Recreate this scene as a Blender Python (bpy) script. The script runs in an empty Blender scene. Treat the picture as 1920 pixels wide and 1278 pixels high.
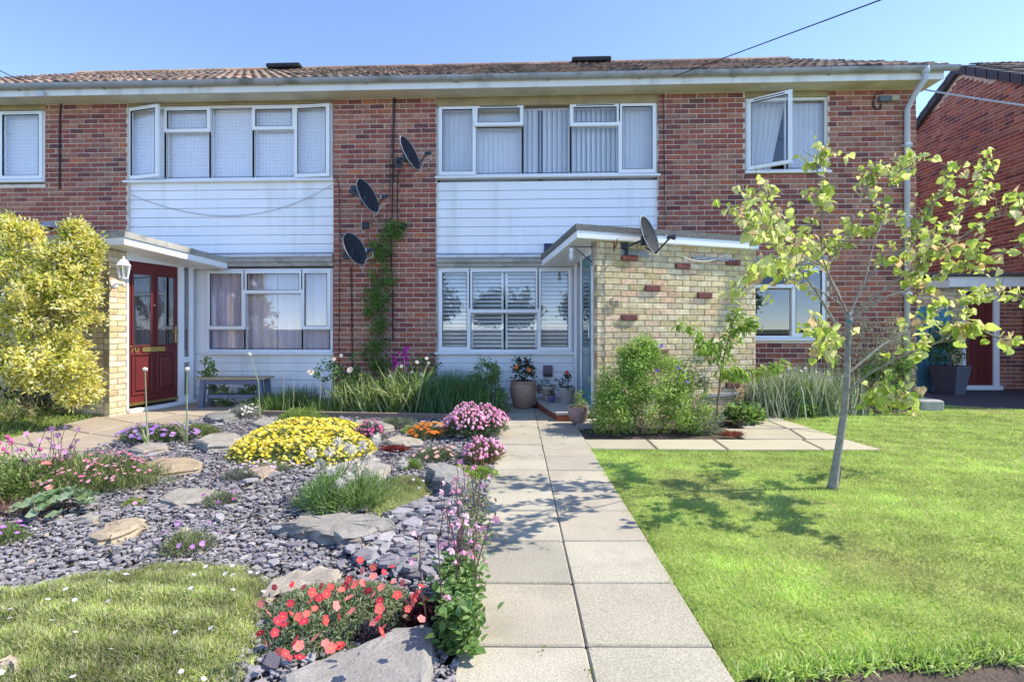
import bpy, math, random
import numpy as np
from mathutils import Matrix, Vector
R = math.radians
rng = np.random.default_rng(11)
random.seed(5)
scene = bpy.context.scene
COL = scene.collection

# ------------------------------------------------------------------ camera, sky, sun, exposure
FPX, HZ, CX, CH, YAW = 960.0, 615.0, 960.0, 1.13, R(2.3)     # focal length / horizon / centre of a 1920x1278 frame
cam_data = bpy.data.cameras.new('camera')
cam = bpy.data.objects.new('camera', cam_data); COL.objects.link(cam)
cam_data.sensor_width = 36.0
cam_data.lens = 18.0
cam_data.shift_y = -24.0 / 1920.0
cam_data.clip_start = 0.05
cam_data.clip_end = 2000.0
cam.location = (0, 0, CH)
cam.rotation_euler = (R(90), 0, YAW)
scene.camera = cam
scene.cycles.transparent_max_bounces = 24

SUN_EL = R(47.0)
SUN_AZ = R(3.0) + YAW            # angle of the sun from +X (along the terrace), turned behind the facade
to_sun = Vector((math.cos(SUN_AZ) * math.cos(SUN_EL), math.sin(SUN_AZ) * math.cos(SUN_EL), math.sin(SUN_EL)))
world = bpy.data.worlds.new('World'); scene.world = world
world.use_nodes = True
wn = world.node_tree.nodes; wl = world.node_tree.links
bg = wn['Background']
sky = wn.new('ShaderNodeTexSky'); sky.sky_type = 'NISHITA'; sky.sun_disc = False
sky.sun_elevation = SUN_EL
sky.sun_rotation = math.atan2(to_sun.x, to_sun.y)
sky.air_density = 0.5; sky.dust_density = 0.0; sky.ozone_density = 3.5
bg.inputs['Strength'].default_value = 0.15
wb = wn.new('ShaderNodeVectorMath'); wb.operation = 'MULTIPLY'; wb.inputs[1].default_value = (1.07, .97, .93)     # white balance of the photograph
wl.new(sky.outputs[0], wb.inputs[0]); wl.new(wb.outputs[0], bg.inputs['Color'])
sun_data = bpy.data.lights.new('sun', 'SUN'); sun_data.energy = 2.0; sun_data.angle = R(0.5)
sun_data.color = (1.0, 0.93, 0.80)
sun = bpy.data.objects.new('sun', sun_data); COL.objects.link(sun)
sun.rotation_euler = to_sun.to_track_quat('Z', 'Y').to_euler()
sun.location = (8, 0, 12)
scene.view_settings.view_transform = 'Standard'
scene.view_settings.look = 'None'
scene.view_settings.exposure = 1.88
scene.view_settings.gamma = 1.0
scene.view_settings.use_curve_mapping = False

# ------------------------------------------------------------------ geometry helpers
cs, sn = math.cos(YAW), math.sin(YAW)
D = 7.65                                   # facade plane of the terrace: y = D
def c2w(X, Z): return (X * cs - Z * sn, X * sn + Z * cs)
def G(px, py, z=0.0):                      # a point on the ground
    Z = (CH - z) * FPX / (py - HZ); x, y = c2w((px - CX) / FPX * Z, Z); return (x, y, z)
def A(px, py, Z):                          # a point at distance Z
    x, y = c2w((px - CX) / FPX * Z, Z); return (x, y, CH + (HZ - py) / FPX * Z)
def FP(px, py, y=None):                    # a point on a plane parallel to the facade
    y = D if y is None else y
    dx = (px - CX) / FPX; t = y / (dx * sn + cs)
    return (t * (dx * cs - sn), CH + (HZ - py) / FPX * t)
def fx(px, y=None): return FP(px, HZ, y)[0]
def fz(px, py, y=None): return FP(px, py, y)[1]

class MB:
    """collects pieces and links them as one mesh object"""
    def __init__(s): s.v = []; s.c = []; s.f = {}; s.n = 0
    def add(s, v, faces, col):
        v = np.asarray(v, float).reshape(-1, 3)
        c = np.asarray(col, float)
        if c.ndim == 1: c = np.tile(c, (len(v), 1))
        for f in faces:
            f = np.asarray(f, int)
            if f.ndim == 1: f = f[None]
            s.f.setdefault(f.shape[1], []).append(f + s.n)
        s.v.append(v); s.c.append(c); s.n += len(v); return s
    def box(s, x0, x1, y0, y1, z0, z1, col=(.8, .8, .8), M=None):
        v = np.array([[x, y, z] for z in (z0, z1) for y in (y0, y1) for x in (x0, x1)], float)
        if M is not None: v = v @ np.array(M.to_3x3()).T + np.array(M.translation)
        return s.add(v, [[[0, 2, 3, 1], [4, 5, 7, 6], [0, 1, 5, 4], [2, 6, 7, 3], [0, 4, 6, 2], [1, 3, 7, 5]]], col)
    def cbox(s, x0, x1, y0, y1, z0, z1, b, col=(.8, .8, .8), M=None):
        """box with chamfered edges on the vertical outline and at the top"""
        b = min(b, (x1 - x0) * .45, (y1 - y0) * .45, (z1 - z0) * .45)
        def ring(i, z): return [[x0 + i + b, y0 + i, z], [x1 - i - b, y0 + i, z], [x1 - i, y0 + i + b, z], [x1 - i, y1 - i - b, z],
                                [x1 - i - b, y1 - i, z], [x0 + i + b, y1 - i, z], [x0 + i, y1 - i - b, z], [x0 + i, y0 + i + b, z]]
        v = np.array(ring(b, z0) + ring(0, z0 + b) + ring(0, z1 - b) + ring(b, z1), float)
        if M is not None: v = v @ np.array(M.to_3x3()).T + np.array(M.translation)
        q = [[k * 8 + i, k * 8 + (i + 1) % 8, k * 8 + 8 + (i + 1) % 8, k * 8 + 8 + i] for k in range(3) for i in range(8)]
        return s.add(v, [q, [list(range(7, -1, -1)), list(range(24, 32))]], col)
    def prism(s, pts, zb, zt, col):
        """polygon in plan with a bottom and a top height (numbers or one per point)"""
        n = len(pts)
        zb = [zb] * n if np.isscalar(zb) else zb; zt = [zt] * n if np.isscalar(zt) else zt
        ar = sum(pts[i][0] * pts[(i + 1) % n][1] - pts[(i + 1) % n][0] * pts[i][1] for i in range(n))
        if ar < 0: pts = pts[::-1]; zb = list(zb)[::-1]; zt = list(zt)[::-1]
        v = [[p[0], p[1], z] for p, z in zip(pts, zb)] + [[p[0], p[1], z] for p, z in zip(pts, zt)]
        return s.add(v, [[list(range(n - 1, -1, -1)), list(range(n, 2 * n))], [[i, (i + 1) % n, n + (i + 1) % n, n + i] for i in range(n)]], col)
    def tube(s, pts, rad, n=6, col=(.5, .5, .5)):
        P = np.asarray(pts, float); m = len(P)
        rad = np.full(m, rad) if np.isscalar(rad) else np.asarray(rad, float)
        T = np.gradient(P, axis=0); T /= np.linalg.norm(T, axis=1)[:, None] + 1e-9
        ref = np.array([0, 0, 1.]) if abs(T[0][2]) < .9 else np.array([1., 0, 0])
        V = []
        for i in range(m):
            a = np.cross(T[i], ref); a /= np.linalg.norm(a) + 1e-9; b = np.cross(T[i], a); ref = np.cross(a, T[i])
            for k in range(n):
                t = 2 * math.pi * k / n; V.append(P[i] + rad[i] * (math.cos(t) * a + math.sin(t) * b))
        q = [[i * n + k, i * n + (k + 1) % n, (i + 1) * n + (k + 1) % n, (i + 1) * n + k] for i in range(m - 1) for k in range(n)]
        s.add(V, [q, [list(range(n - 1, -1, -1)), list(range((m - 1) * n, m * n))]] if n > 2 else [q], col); return s
    def lathe(s, prof, c, n=20, col=(.5, .5, .5), M=None, cap=True):
        m = len(prof)
        V = np.array([[r * math.cos(2 * math.pi * k / n), r * math.sin(2 * math.pi * k / n), z] for r, z in prof for k in range(n)])
        if M is not None: V = V @ np.array(M.to_3x3()).T
        V = V + np.array(c)
        q = [[i * n + k, i * n + (k + 1) % n, (i + 1) * n + (k + 1) % n, (i + 1) * n + k] for i in range(m - 1) for k in range(n)]
        return s.add(V, [q] + ([[list(range(n - 1, -1, -1)), list(range((m - 1) * n, m * n))]] if cap else []), col)
    def inst(s, tv, tf, Rm, sc, pos, col, col2=None, mask=None):
        """many copies of one small template; tv (K,3), Rm (N,3,3), sc (N,3)"""
        N = len(pos); K = len(tv)
        sc = np.asarray(sc, float); sc = np.repeat(sc[:, None], 3, 1) if sc.ndim == 1 else sc
        V = np.einsum('nij,nkj->nki', Rm, tv[None] * sc[:, None, :]) + np.asarray(pos)[:, None, :]
        c = np.repeat(np.asarray(col, float)[:, None, :], K, 1)
        if col2 is not None:
            mk = np.asarray(mask, float)[None, :, None]; c = c * (1 - mk) + np.asarray(col2, float)[:, None, :] * mk
        F = []
        for f in tf:
            f = np.atleast_2d(np.asarray(f, int)); F.append((f[None] + (np.arange(N) * K)[:, None, None]).reshape(-1, f.shape[1]))
        return s.add(V.reshape(-1, 3), F, c.reshape(-1, 3))
    def mesh(s, name, mat, smooth=False):
        me = bpy.data.meshes.new(name)
        v = np.concatenate(s.v).astype(np.float32); c = np.concatenate(s.c).astype(np.float32)
        li = []; st = []; o = 0
        for k, fs in s.f.items():
            f = np.concatenate(fs); li.append(f.ravel()); st.append(o + np.arange(len(f)) * k); o += f.size
        li = np.concatenate(li).astype(np.int32); st = np.concatenate(st).astype(np.int32)
        me.vertices.add(len(v)); me.vertices.foreach_set('co', v.ravel())
        me.loops.add(len(li)); me.loops.foreach_set('vertex_index', li)
        me.polygons.add(len(st)); me.polygons.foreach_set('loop_start', st)
        me.polygons.foreach_set('use_smooth', np.full(len(st), smooth))
        at = me.attributes.new('Col', 'FLOAT_COLOR', 'POINT')
        at.data.foreach_set('color', np.concatenate([c, np.ones((len(c), 1), np.float32)], 1).ravel())
        me.update(calc_edges=True); me.validate()
        if mat: me.materials.append(mat)
        return me
    def build(s, name, mat, parent=None, smooth=False, kind=None, label=None):
        return link(name, s.mesh(name, mat, smooth), parent, kind, label)

BASE = {}
def link(name, data, parent=None, kind=None, label=None, M=None):
    o = bpy.data.objects.new(name, data); COL.objects.link(o)
    if M is not None: o.matrix_basis = M
    if parent is not None:
        o.parent = parent; o.matrix_parent_inverse = Matrix.Translation(-BASE.get(parent.name, Vector((0, 0, 0))))
    if kind: o['kind'] = kind
    if label: o['label'] = label
    return o
def tag(o, label, cat, group=None, kind=None):
    o['label'] = label; o['category'] = cat
    if group: o['group'] = group
    if kind: o['kind'] = kind
    return o
def thing(name, label, cat, loc, group=None):
    o = bpy.data.objects.new(name, None); COL.objects.link(o); o.location = loc
    o.empty_display_size = .1
    BASE[o.name] = Vector(loc); return tag(o, label, cat, group)

def norm(a): a = np.asarray(a, float); return a / (np.linalg.norm(a, axis=-1, keepdims=True) + 1e-9)
def frames(Dv, Nv):
    x = norm(Dv); y = norm(np.cross(Nv, x)); z = np.cross(x, y); return np.stack([x, y, z], -1)
def rnd(n, a=-1., b=1.): return rng.uniform(a, b, n)
def rdir(n): return norm(rng.normal(size=(n, 3)))
def pal(n, cols, jit=.15, w=None):
    cols = np.asarray(cols, float); i = rng.choice(len(cols), n, p=w)
    return np.clip(cols[i] * rng.uniform(1 - jit, 1 + jit, (n, 1)), 0, 1)
def in_poly(x, y, poly):
    ins = np.zeros(len(x), bool); n = len(poly)
    for i in range(n):
        x0, y0 = poly[i][:2]; x1, y1 = poly[(i + 1) % n][:2]
        with np.errstate(divide='ignore', invalid='ignore'):
            ins ^= ((y0 > y) != (y1 > y)) & (x < (x1 - x0) * (y - y0) / (y1 - y0 + 1e-12) + x0)
    return ins
def sample_poly(poly, n, dens=None):
    p = np.array([q[:2] for q in poly]); lo = p.min(0); hi = p.max(0); out = np.zeros((0, 2))
    while len(out) < n:
        s = rng.uniform(lo, hi, (n * 2, 2)); k = in_poly(s[:, 0], s[:, 1], poly)
        if dens is not None: k &= rng.uniform(0, 1, len(s)) < dens(s)
        out = np.concatenate([out, s[k]])
    return out[:n]

# ------------------------------------------------------------------ materials (all procedural)
def mat(name, col=None, rough=.6, var=.15, vs=6., bump=.0, bs=40., metal=0., spec=.5, transl=0., fine=0., stain=None, sscale=1.2, samt=.5, streak=False):
    """col None: the pieces' own colour attribute. var/vs large colour variation, fine = grain, stain = second colour in patches"""
    m = bpy.data.materials.new(name); m.use_nodes = True
    nt = m.node_tree; N = nt.nodes; L = nt.links; b = N['Principled BSDF']
    geo = N.new('ShaderNodeNewGeometry')
    if col is None:
        a = N.new('ShaderNodeAttribute'); a.attribute_name = 'Col'; out = a.outputs['Color']
    else:
        a = N.new('ShaderNodeRGB'); a.outputs[0].default_value = (*col, 1); out = a.outputs[0]
    def noise(scale, detail=4., sk=False):
        t = N.new('ShaderNodeTexNoise'); t.inputs['Scale'].default_value = scale; t.inputs['Detail'].default_value = detail
        if sk:
            mp = N.new('ShaderNodeMapping'); mp.inputs['Scale'].default_value = (1, 1, .1); L.new(geo.outputs['Position'], mp.inputs[0]); L.new(mp.outputs[0], t.inputs['Vector'])
        else: L.new(geo.outputs['Position'], t.inputs['Vector'])
        return t.outputs['Fac']
    def scalec(o, fac, amt):
        mr = N.new('ShaderNodeMapRange'); mr.inputs[1].default_value = .25; mr.inputs[2].default_value = .75
        mr.inputs[3].default_value = 1 - amt; mr.inputs[4].default_value = 1 + amt; L.new(fac, mr.inputs[0])
        mx = N.new('ShaderNodeVectorMath'); mx.operation = 'SCALE'; L.new(o, mx.inputs[0]); L.new(mr.outputs[0], mx.inputs['Scale']); return mx.outputs[0]
    if var: out = scalec(out, noise(vs), var)
    if fine: out = scalec(out, noise(bs * 2.5, 2.), fine)
    if stain:
        mr = N.new('ShaderNodeMapRange'); mr.inputs[1].default_value = .52; mr.inputs[2].default_value = .7; mr.inputs[4].default_value = samt
        L.new(noise(sscale, 6., streak), mr.inputs[0])
        mx = N.new('ShaderNodeMix'); mx.data_type = 'RGBA'; L.new(mr.outputs[0], mx.inputs[0]); L.new(out, mx.inputs[6]); mx.inputs[7].default_value = (*stain, 1); out = mx.outputs[2]
    L.new(out, b.inputs['Base Color'])
    b.inputs['Roughness'].default_value = rough; b.inputs['Metallic'].default_value = metal
    b.inputs['Specular IOR Level'].default_value = spec
    if bump:
        bp = N.new('ShaderNodeBump'); bp.inputs['Strength'].default_value = bump; bp.inputs['Distance'].default_value = .01
        L.new(noise(bs, 5.), bp.inputs['Height']); L.new(bp.outputs[0], b.inputs['Normal'])
    if transl:
        t = N.new('ShaderNodeBsdfTranslucent'); L.new(out, t.inputs['Color'])
        ms = N.new('ShaderNodeMixShader'); ms.inputs[0].default_value = transl
        L.new(b.outputs[0], ms.inputs[1]); L.new(t.outputs[0], ms.inputs[2]); L.new(ms.outputs[0], N['Material Output'].inputs['Surface'])
    return m
def glass(name, tint=(1, 1, 1), refl=1.0, ior=1.75):
    m = bpy.data.materials.new(name); m.use_nodes = True; nt = m.node_tree; N = nt.nodes; L = nt.links
    N.remove(N['Principled BSDF'])
    t = N.new('ShaderNodeBsdfTransparent'); t.inputs[0].default_value = (*tint, 1)
    g = N.new('ShaderNodeBsdfGlossy'); g.inputs['Roughness'].default_value = .01; g.inputs[0].default_value = (refl, refl, refl, 1)
    lw_ = N.new('ShaderNodeLayerWeight'); pw_ = N.new('ShaderNodeMath'); pw_.operation = 'POWER'; pw_.inputs[1].default_value = 5.; L.new(lw_.outputs['Facing'], pw_.inputs[0])
    r0 = ((ior - 1) / (ior + 1)) ** 2 * 1.6
    f = N.new('ShaderNodeMath'); f.operation = 'MULTIPLY_ADD'; f.inputs[1].default_value = 1 - r0; f.inputs[2].default_value = r0; L.new(pw_.outputs[0], f.inputs[0])
    ms = N.new('ShaderNodeMixShader'); L.new(f.outputs[0], ms.inputs[0]); L.new(t.outputs[0], ms.inputs[1]); L.new(g.outputs[0], ms.inputs[2])
    L.new(ms.outputs[0], N['Material Output'].inputs['Surface']); return m

M = dict(
    brick=mat('brick', None, .88, .30, 17, .6, 120, fine=.16, spec=.25, stain=(.20, .13, .12), sscale=1.1, samt=.25),
    mortar=mat('mortar', (.70, .61, .50), .95, .2, 8, .5, 150, spec=.2),
    mortar_y=mat('mortar_buff', (.36, .30, .20), .95, .2, 8, .5, 150, spec=.2),
    upvc=mat('white_upvc', (.85, .85, .85), .35, .03, 2, spec=.5),
    board=mat('white_cladding', (.88, .88, .88), .4, .04, 1.5, stain=(.55, .55, .50), sscale=5., samt=.35, streak=True),
    fascia=mat('painted_fascia', (.76, .75, .72), .55, .06, 3, .15, 30, stain=(.38, .36, .29), sscale=4., samt=.5, streak=True),
    soffit=mat('soffit_board', (.66, .62, .50), .7, .1, 3, .15, 30, stain=(.36, .32, .24), sscale=1.6, samt=.55),
    timber=mat('weathered_lintel', (.36, .28, .15), .8, .2, 5, .3, 40, stain=(.2, .17, .1), sscale=4, samt=.5),
    concrete=mat('concrete', (.40, .38, .33), .9, .18, 6, .4, 90, fine=.15, stain=(.14, .13, .11), sscale=4, samt=.6),
    felt=mat('roofing_felt', (.10, .10, .105), .9, .3, 25, .6, 200, fine=.3),
    feltg=mat('felt_edge', (.16, .16, .15), .95, .45, 45, .7, 160, fine=.35),
    gutter=mat('grey_gutter', (.34, .35, .37), .6, .18, 5, .2, 60, stain=(.10, .11, .07), sscale=3, samt=.75),
    pipe=mat('grey_pipe', (.50, .53, .58), .5, .08, 4),
    tile=mat('roof_tile', None, .9, .25, 30, .5, 110, fine=.2, stain=(.17, .16, .10), sscale=3.5, samt=.45),
    vc=mat('painted', None, .5, .08, 10),
    vcr=mat('rough_piece', None, .85, .15, 15, .3, 80),
    metal=mat('metal_piece', None, .4, .1, 20, metal=.75),
    black=mat('black_cable', (.012, .012, .014), .6, 0),
    dish=mat('dish_grey', (.030, .034, .042), .75, .12, 8, spec=.15),
    curtain=mat('curtain', None, .9, .04, 4, transl=.35),
    glass=glass('window_glass'),
    glassd=glass('tinted_glass', (.30, .40, .50), 1., 2.4),
    room=mat('room', (.30, .29, .28), .9, .05, 2),
    door=mat('red_door', (.135, .020, .020), .38, .08, 6, .05, 60),
    teal=mat('teal_door', (.09, .25, .25), .4, .05, 4),
    slab=mat('concrete_slab', None, .95, .12, 2.2, .22, 75, fine=.36, stain=(.25, .225, .17), sscale=3.5, samt=.45, spec=.15),
    slaby=mat('buff_slab', None, .92, .07, 3, .3, 120, fine=.12, stain=(.45, .40, .30), sscale=3, samt=.25),
    soil=mat('soil', (.085, .06, .045), .95, .4, 12, 1., 60, fine=.4),
    grassg=mat('lawn_soil', (.27, .33, .07), .95, .3, 5, .8, 80, fine=.35, stain=(.36, .32, .14), sscale=.9, samt=.6),
    ground=mat('ground', (.13, .14, .06), .95, .3, .7),
    tarmac=mat('tarmac', (.055, .055, .06), .9, .2, 8, .5, 200, fine=.3),
    leaf=mat('leaf', None, .5, .12, 9, transl=.40, spec=.35),
    tleaf=mat('tree_leaf', None, .5, .15, 14, transl=.52, spec=.3),
    grass=mat('grass', None, .55, .22, 1.3, transl=.45, spec=.3),
    petal=mat('petal', None, .6, .08, 20, transl=.30, spec=.2),
    bark=mat('bark', None, .85, .3, 25, .7, 70, fine=.2),
    slate=mat('slate', None, .8, .2, 25, .4, 90, fine=.15, spec=.25),
    rock=mat('rock', None, .9, .22, 9, .55, 60, fine=.25, stain=(.30, .25, .17), sscale=5, samt=.45, spec=.2),
    pot=mat('terracotta', None, .75, .15, 12, .2, 60),
    wood=mat('timber', None, .75, .2, 20, .25, 60),
)
UP = np.array([0, 0, 1.])
# small templates: x along the piece, y across, z its normal
LEAF = (np.array([[0, 0, 0], [.45, -.5, .10], [1, 0, -.06], [.45, .5, .10]]), [[[0, 1, 2], [0, 2, 3]]])
LEAF6 = (np.array([[0, 0, 0], [.28, -.42, .09], [.68, -.40, .07], [1, 0, -.10], [.68, .40, .07], [.28, .42, .09]]), [[[0, 1, 2, 3], [0, 3, 4, 5]]])
BLADE = (np.array([[0, -.5, 0], [0, .5, 0], [.5, .42, .05], [.5, -.42, .05], [1, 0, .26]]), [[[0, 1, 2, 3]], [[3, 2, 4]]])
ARCH = (np.array([[0, -.5, 0], [0, .5, 0], [.4, .5, .04], [.4, -.5, .04], [.75, .42, .20], [.75, -.42, .20], [.98, 0, .52]]), [[[0, 1, 2, 3], [3, 2, 4, 5]], [[5, 4, 6]]])
def _flower(np_=5, w=.44, cup=.15):
    v = []; f = []
    for k in range(np_):
        a = 2 * math.pi * k / np_; c, s_ = math.cos(a), math.sin(a); b = len(v)
        for r, t, z in ((.05, 0, 0), (.5, -w, cup * .5), (.86, -w * .82, cup * .9), (1, 0, cup), (.86, w * .82, cup * .9), (.5, w, cup * .5)): v.append([r * c - t * s_, r * s_ + t * c, z])
        f.append([b, b + 1, b + 2, b + 3, b + 4, b + 5])
    b = len(v); mk = [0.] * b
    for k in range(5):
        a = 2 * math.pi * k / 5; v.append([.2 * math.cos(a), .2 * math.sin(a), .1])
    v.append([0, 0, .2]); mk += [1.] * 6
    return np.array(v), [f, [[b + k, b + (k + 1) % 5, b + 5] for k in range(5)]], mk
FLOWER = _flower()
FLOW6 = _flower(7, .26, .05)
def _ball():
    v = [[0, 0, 1]]; 
    for z, r, o in ((.5, .87, 0), (-.35, .93, .5)):
        for k in range(6): v.append([r * math.cos((k + o) * math.pi / 3), r * math.sin((k + o) * math.pi / 3), z])
    v.append([0, 0, -1]); f = []
    for k in range(6):
        j = (k + 1) % 6; f += [[0, 1 + k, 1 + j], [1 + k, 7 + k, 1 + j], [1 + j, 7 + k, 7 + j], [7 + k, 13, 7 + j]]
    return np.array(v, float), [f]
BALL = _ball()
# ------------------------------------------------------------------ brickwork
RED = [(.36, .105, .078), (.30, .085, .07), (.22, .062, .066), (.42, .175, .13), (.36, .16, .125), (.13, .046, .06), (.48, .14, .07), (.34, .16, .135)]
_m = np.mean(RED, 0); RED = [tuple(float(v) for v in (np.array(c_) * .76 + _m * .24) * [.98, 1.08, .92]) for c_ in RED]
REDW = [.22, .2, .14, .13, .12, .09, .03, .07]
BUFF = [(.68, .54, .31), (.73, .61, .39), (.62, .48, .25), (.72, .51, .33), (.66, .54, .35), (.66, .45, .27), (.20, .07, .06)]
BUFFW = [.27, .24, .15, .12, .14, .08, 0.]
def brick_template(L, col, H=.065, dp=.085):
    b = .004
    v = np.array([[b, 0, b], [L - b, 0, b], [L - b, 0, H - b], [b, 0, H - b],
                  [0, b, 0], [L, b, 0], [L, b, H], [0, b, H], [0, dp, 0], [L, dp, 0], [L, dp, H], [0, dp, H]])
    q = [[0, 1, 2, 3]] + [[4 + i, 4 + (i + 1) % 4, (i + 1) % 4, i] for i in range(4)] + [[8 + i, 8 + (i + 1) % 4, 4 + (i + 1) % 4, 4 + i] for i in range(4)]
    return v, [q]
_bm = {}
def brick_mesh(L, col, m):
    k = (round(L, 3), col, m.name)
    if k not in _bm:
        v, f = brick_template(L, col); _bm[k] = MB().add(v, f, col).mesh('brick', m)
    return _bm[k]
def sub(iv, cuts):
    for a, b in cuts:
        o = []
        for s, e in iv:
            if b <= s or a >= e: o.append((s, e)); continue
            if a > s: o.append((s, a))
            if b < e: o.append((b, e))
        iv = o
    return iv
class Brickwork:
    def __init__(s, thing_): s.t = thing_; s.items = []; s.nwall = 0
    def wall(s, p0, p1, z0, z1, openings=(), buff=False, dark=(), mortar=None, reveal=.10, name='wall', top=None, phase=0, label=None, back=.10):
        """p0 -> p1 in plan (left to right seen from outside); openings (u0,u1,z0,z1); top(u) a raking top"""
        p0 = np.array(p0[:2], float); p1 = np.array(p1[:2], float); Ln = np.linalg.norm(p1 - p0); u = (p1 - p0) / Ln; nin = np.array([-u[1], u[0]])
        B = Matrix(((u[0], nin[0], 0, p0[0]), (u[1], nin[1], 0, p0[1]), (0, 0, 1, 0), (0, 0, 0, 1)))
        mb = MB(); f = .007
        us = sorted({0, Ln, *[min(max(a, 0), Ln) for o in openings for a in o[:2]]}); zs = sorted({z0, z1, *[min(max(a, z0), z1) for o in openings for a in o[2:]]})
        for a, b in zip(us, us[1:]):
            for c, d in zip(zs, zs[1:]):
                mu, mz = (a + b) / 2, (c + d) / 2
                if any(o[0] < mu < o[1] and o[2] < mz < o[3] for o in openings): continue
                if top is None: mb.box(a, b, f, back, c, d, M=B)
        if top is not None:
            ks = np.linspace(0, Ln, 25); v = []
            for y in (f, back): v += [[k, y, z0] for k in ks] + [[k, y, top(k)] for k in ks]
            v = np.array(v) @ np.array(B.to_3x3()).T + np.array(B.translation); n = 25
            q = [[i, i + 1, n + i + 1, n + i] for i in range(n - 1)] + [[2 * n + i + 1, 2 * n + i, 3 * n + i, 3 * n + i + 1] for i in range(n - 1)]
            q += [[n + i, n + i + 1, 3 * n + i + 1, 3 * n + i] for i in range(n - 1)]
            mb.add(v, [q], (1, 1, 1))
        w = mb.build(name, M['mortar_y' if buff else 'mortar'], s.t, label=label)
        P, W = (BUFF, BUFFW) if buff else (RED, REDW)
        start = len(s.items); i = 0; z = z0 + .005
        while z + .06 < z1 or (top is not None and z < z1):
            off = -(.1125 if (i + phase) % 2 else 0) - random.uniform(0, .004)
            cuts = [(o[0] - .004, o[1] + .004) for o in openings if o[2] < z + .06 and o[3] > z + .008]
            a = off
            while a < Ln:
                b = a + .215
                for s0, e0 in sub([(max(a, 0), min(b, Ln))], cuts):
                    if e0 - s0 < .03: continue
                    if top is not None and z + .015 > min(top(s0), top(e0)): continue
                    ci = int(rng.choice(len(P), p=W)); col = P[ci]; sh = 1.0
                    kk = (.9, 1., 1.1)[random.randrange(3)]
                    col = tuple(round(c * kk, 4) for c in col)
                    m4 = B @ Matrix.Translation((s0, random.uniform(-.0015, .0015), z)) @ Matrix.Rotation(random.uniform(-.004, .004), 4, 'Z')
                    s.items.append((w, m4, round(e0 - s0, 2) if e0 - s0 < .21 else .215, col))
                a += .225
            z += .075; i += 1
        for du, dz in dark:      # the odd dark bricks stand proud of the wall
            q = B @ Vector((du - .1, 0, dz - .033))
            j = min((k for k in range(start, len(s.items)) if s.items[k][2] > .2), key=lambda k: (s.items[k][1].translation - q).length)
            it = s.items[j]; s.items[j] = (it[0], it[1] @ Matrix.Translation((0, -.025, 0)), it[2], (.20, .072, .062))
        return w
    def finish(s, limit=300, m=None):
        m = m or M['brick']
        s.items.sort(key=lambda t: (t[1].translation - cam.location).length)
        for w, m4, L, col in s.items[:limit]: link('brick', brick_mesh(L, col, m), w, M=m4)
        rest = s.items[limit:]
        if rest:
            mb = MB()
            for L in sorted({t[2] for t in rest}):
                it = [t for t in rest if t[2] == L]; v, f = brick_template(L, None)
                Rm = np.array([np.array(t[1].to_3x3()) for t in it]); ps = np.array([t[1].translation[:] for t in it])
                mb.inst(v, f, Rm, np.ones(len(it)), ps, np.array([t[3] for t in it]))
            mb.build('brickwork', m, s.t, kind='stuff')

# ------------------------------------------------------------------ ground (setting)
def sheet(name, poly, z, m, kind='structure', parent=None):
    p = [(q[0], q[1]) for q in poly]
    ar = sum(p[i][0] * p[(i + 1) % len(p)][1] - p[(i + 1) % len(p)][0] * p[i][1] for i in range(len(p)))
    if ar < 0: p = p[::-1]
    o = MB().add([[x, y, z] for x, y in p], [[list(range(len(p)))]], (1, 1, 1)).build(name, m, parent)
    if kind: o['kind'] = kind
    return o
sheet('ground', [(-400, -400), (400, -400), (400, 600), (-400, 600)], -.06, M['ground'])
LAWN = [G(*p) for p in ((1108, 841), (1657, 843), (1424, 772), (1500, 769), (1600, 772), (1715, 772), (1740, 756), (1800, 760), (3600, 850), (3600, 1060), (2300, 1176), (1920, 1210), (1860, 1200), (1780, 1226), (1700, 1218), (1600, 1232), (1480, 1252), (1378, 1270), (1340, 1205), (1250, 1065))]
sheet('bounce_pavement', [(-60, -1.2), (60, -1.2), (60, -3.6), (-60, -3.6)], -.03, mat('bounce_pavement', (.42, .40, .36), .9, .1, 2, .3, 90, fine=.15))  # unseen pale paving behind the camera, added to bounce sunlight onto the facade
sheet('road', [(-60, -3.6), (60, -3.6), (60, -12), (-60, -12)], -.05, mat('road', (.24, .24, .24), .9, .15, 2, .3, 120, fine=.2))  # unseen road surface, added in a pale tone for the same bounce
sheet('lawn', LAWN, -.012, M['grassg'])
sheet('soil_strip', [G(*p) for p in ((1380, 1262), (1480, 1240), (3800, 1040), (3800, 1700), (1420, 1700))], -.03, M['soil'])
sheet('driveway', [G(1718, 735), G(1742, 757), G(1800, 761), G(2500, 800), G(2500, 722), G(1718, 722)], -.02, M['tarmac'])
ROCK = [G(*p) for p in ((-420, 1000), (-420, 900), (0, 868), (60, 862), (160, 846), (240, 822), (380, 781), (480, 775), (936, 786), (940, 800), (853, 1278), (800, 1560), (-700, 1560))]
sheet('rockery_soil', ROCK, -.028, M['soil'])
sheet('flower_bed', [G(492, 757), G(492, 776), G(938, 783), G(958, 766), (fx(1010), D + .1), (fx(380), D + .1), G(480, 752)], -.024, M['soil'])
sheet('porch_bed', [G(1080, 822), G(1112, 778), G(1428, 764), G(1424, 775), G(1330, 802), G(1392, 822)], -.022, M['soil'])
sheet('side_bed', [G(1418, 772), (fx(1400), D + .05), (fx(1722), D + .05), G(1712, 774), G(1600, 774), G(1500, 770)], -.018, M['soil'])
VERGE = [G(*p) for p in ((-600, 840), (-100, 842), (0, 827), (100, 800), (258, 765), (240, 752), (0, 735), (-600, 735))]
sheet('verge', VERGE, -.016, M['grassg'])

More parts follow.
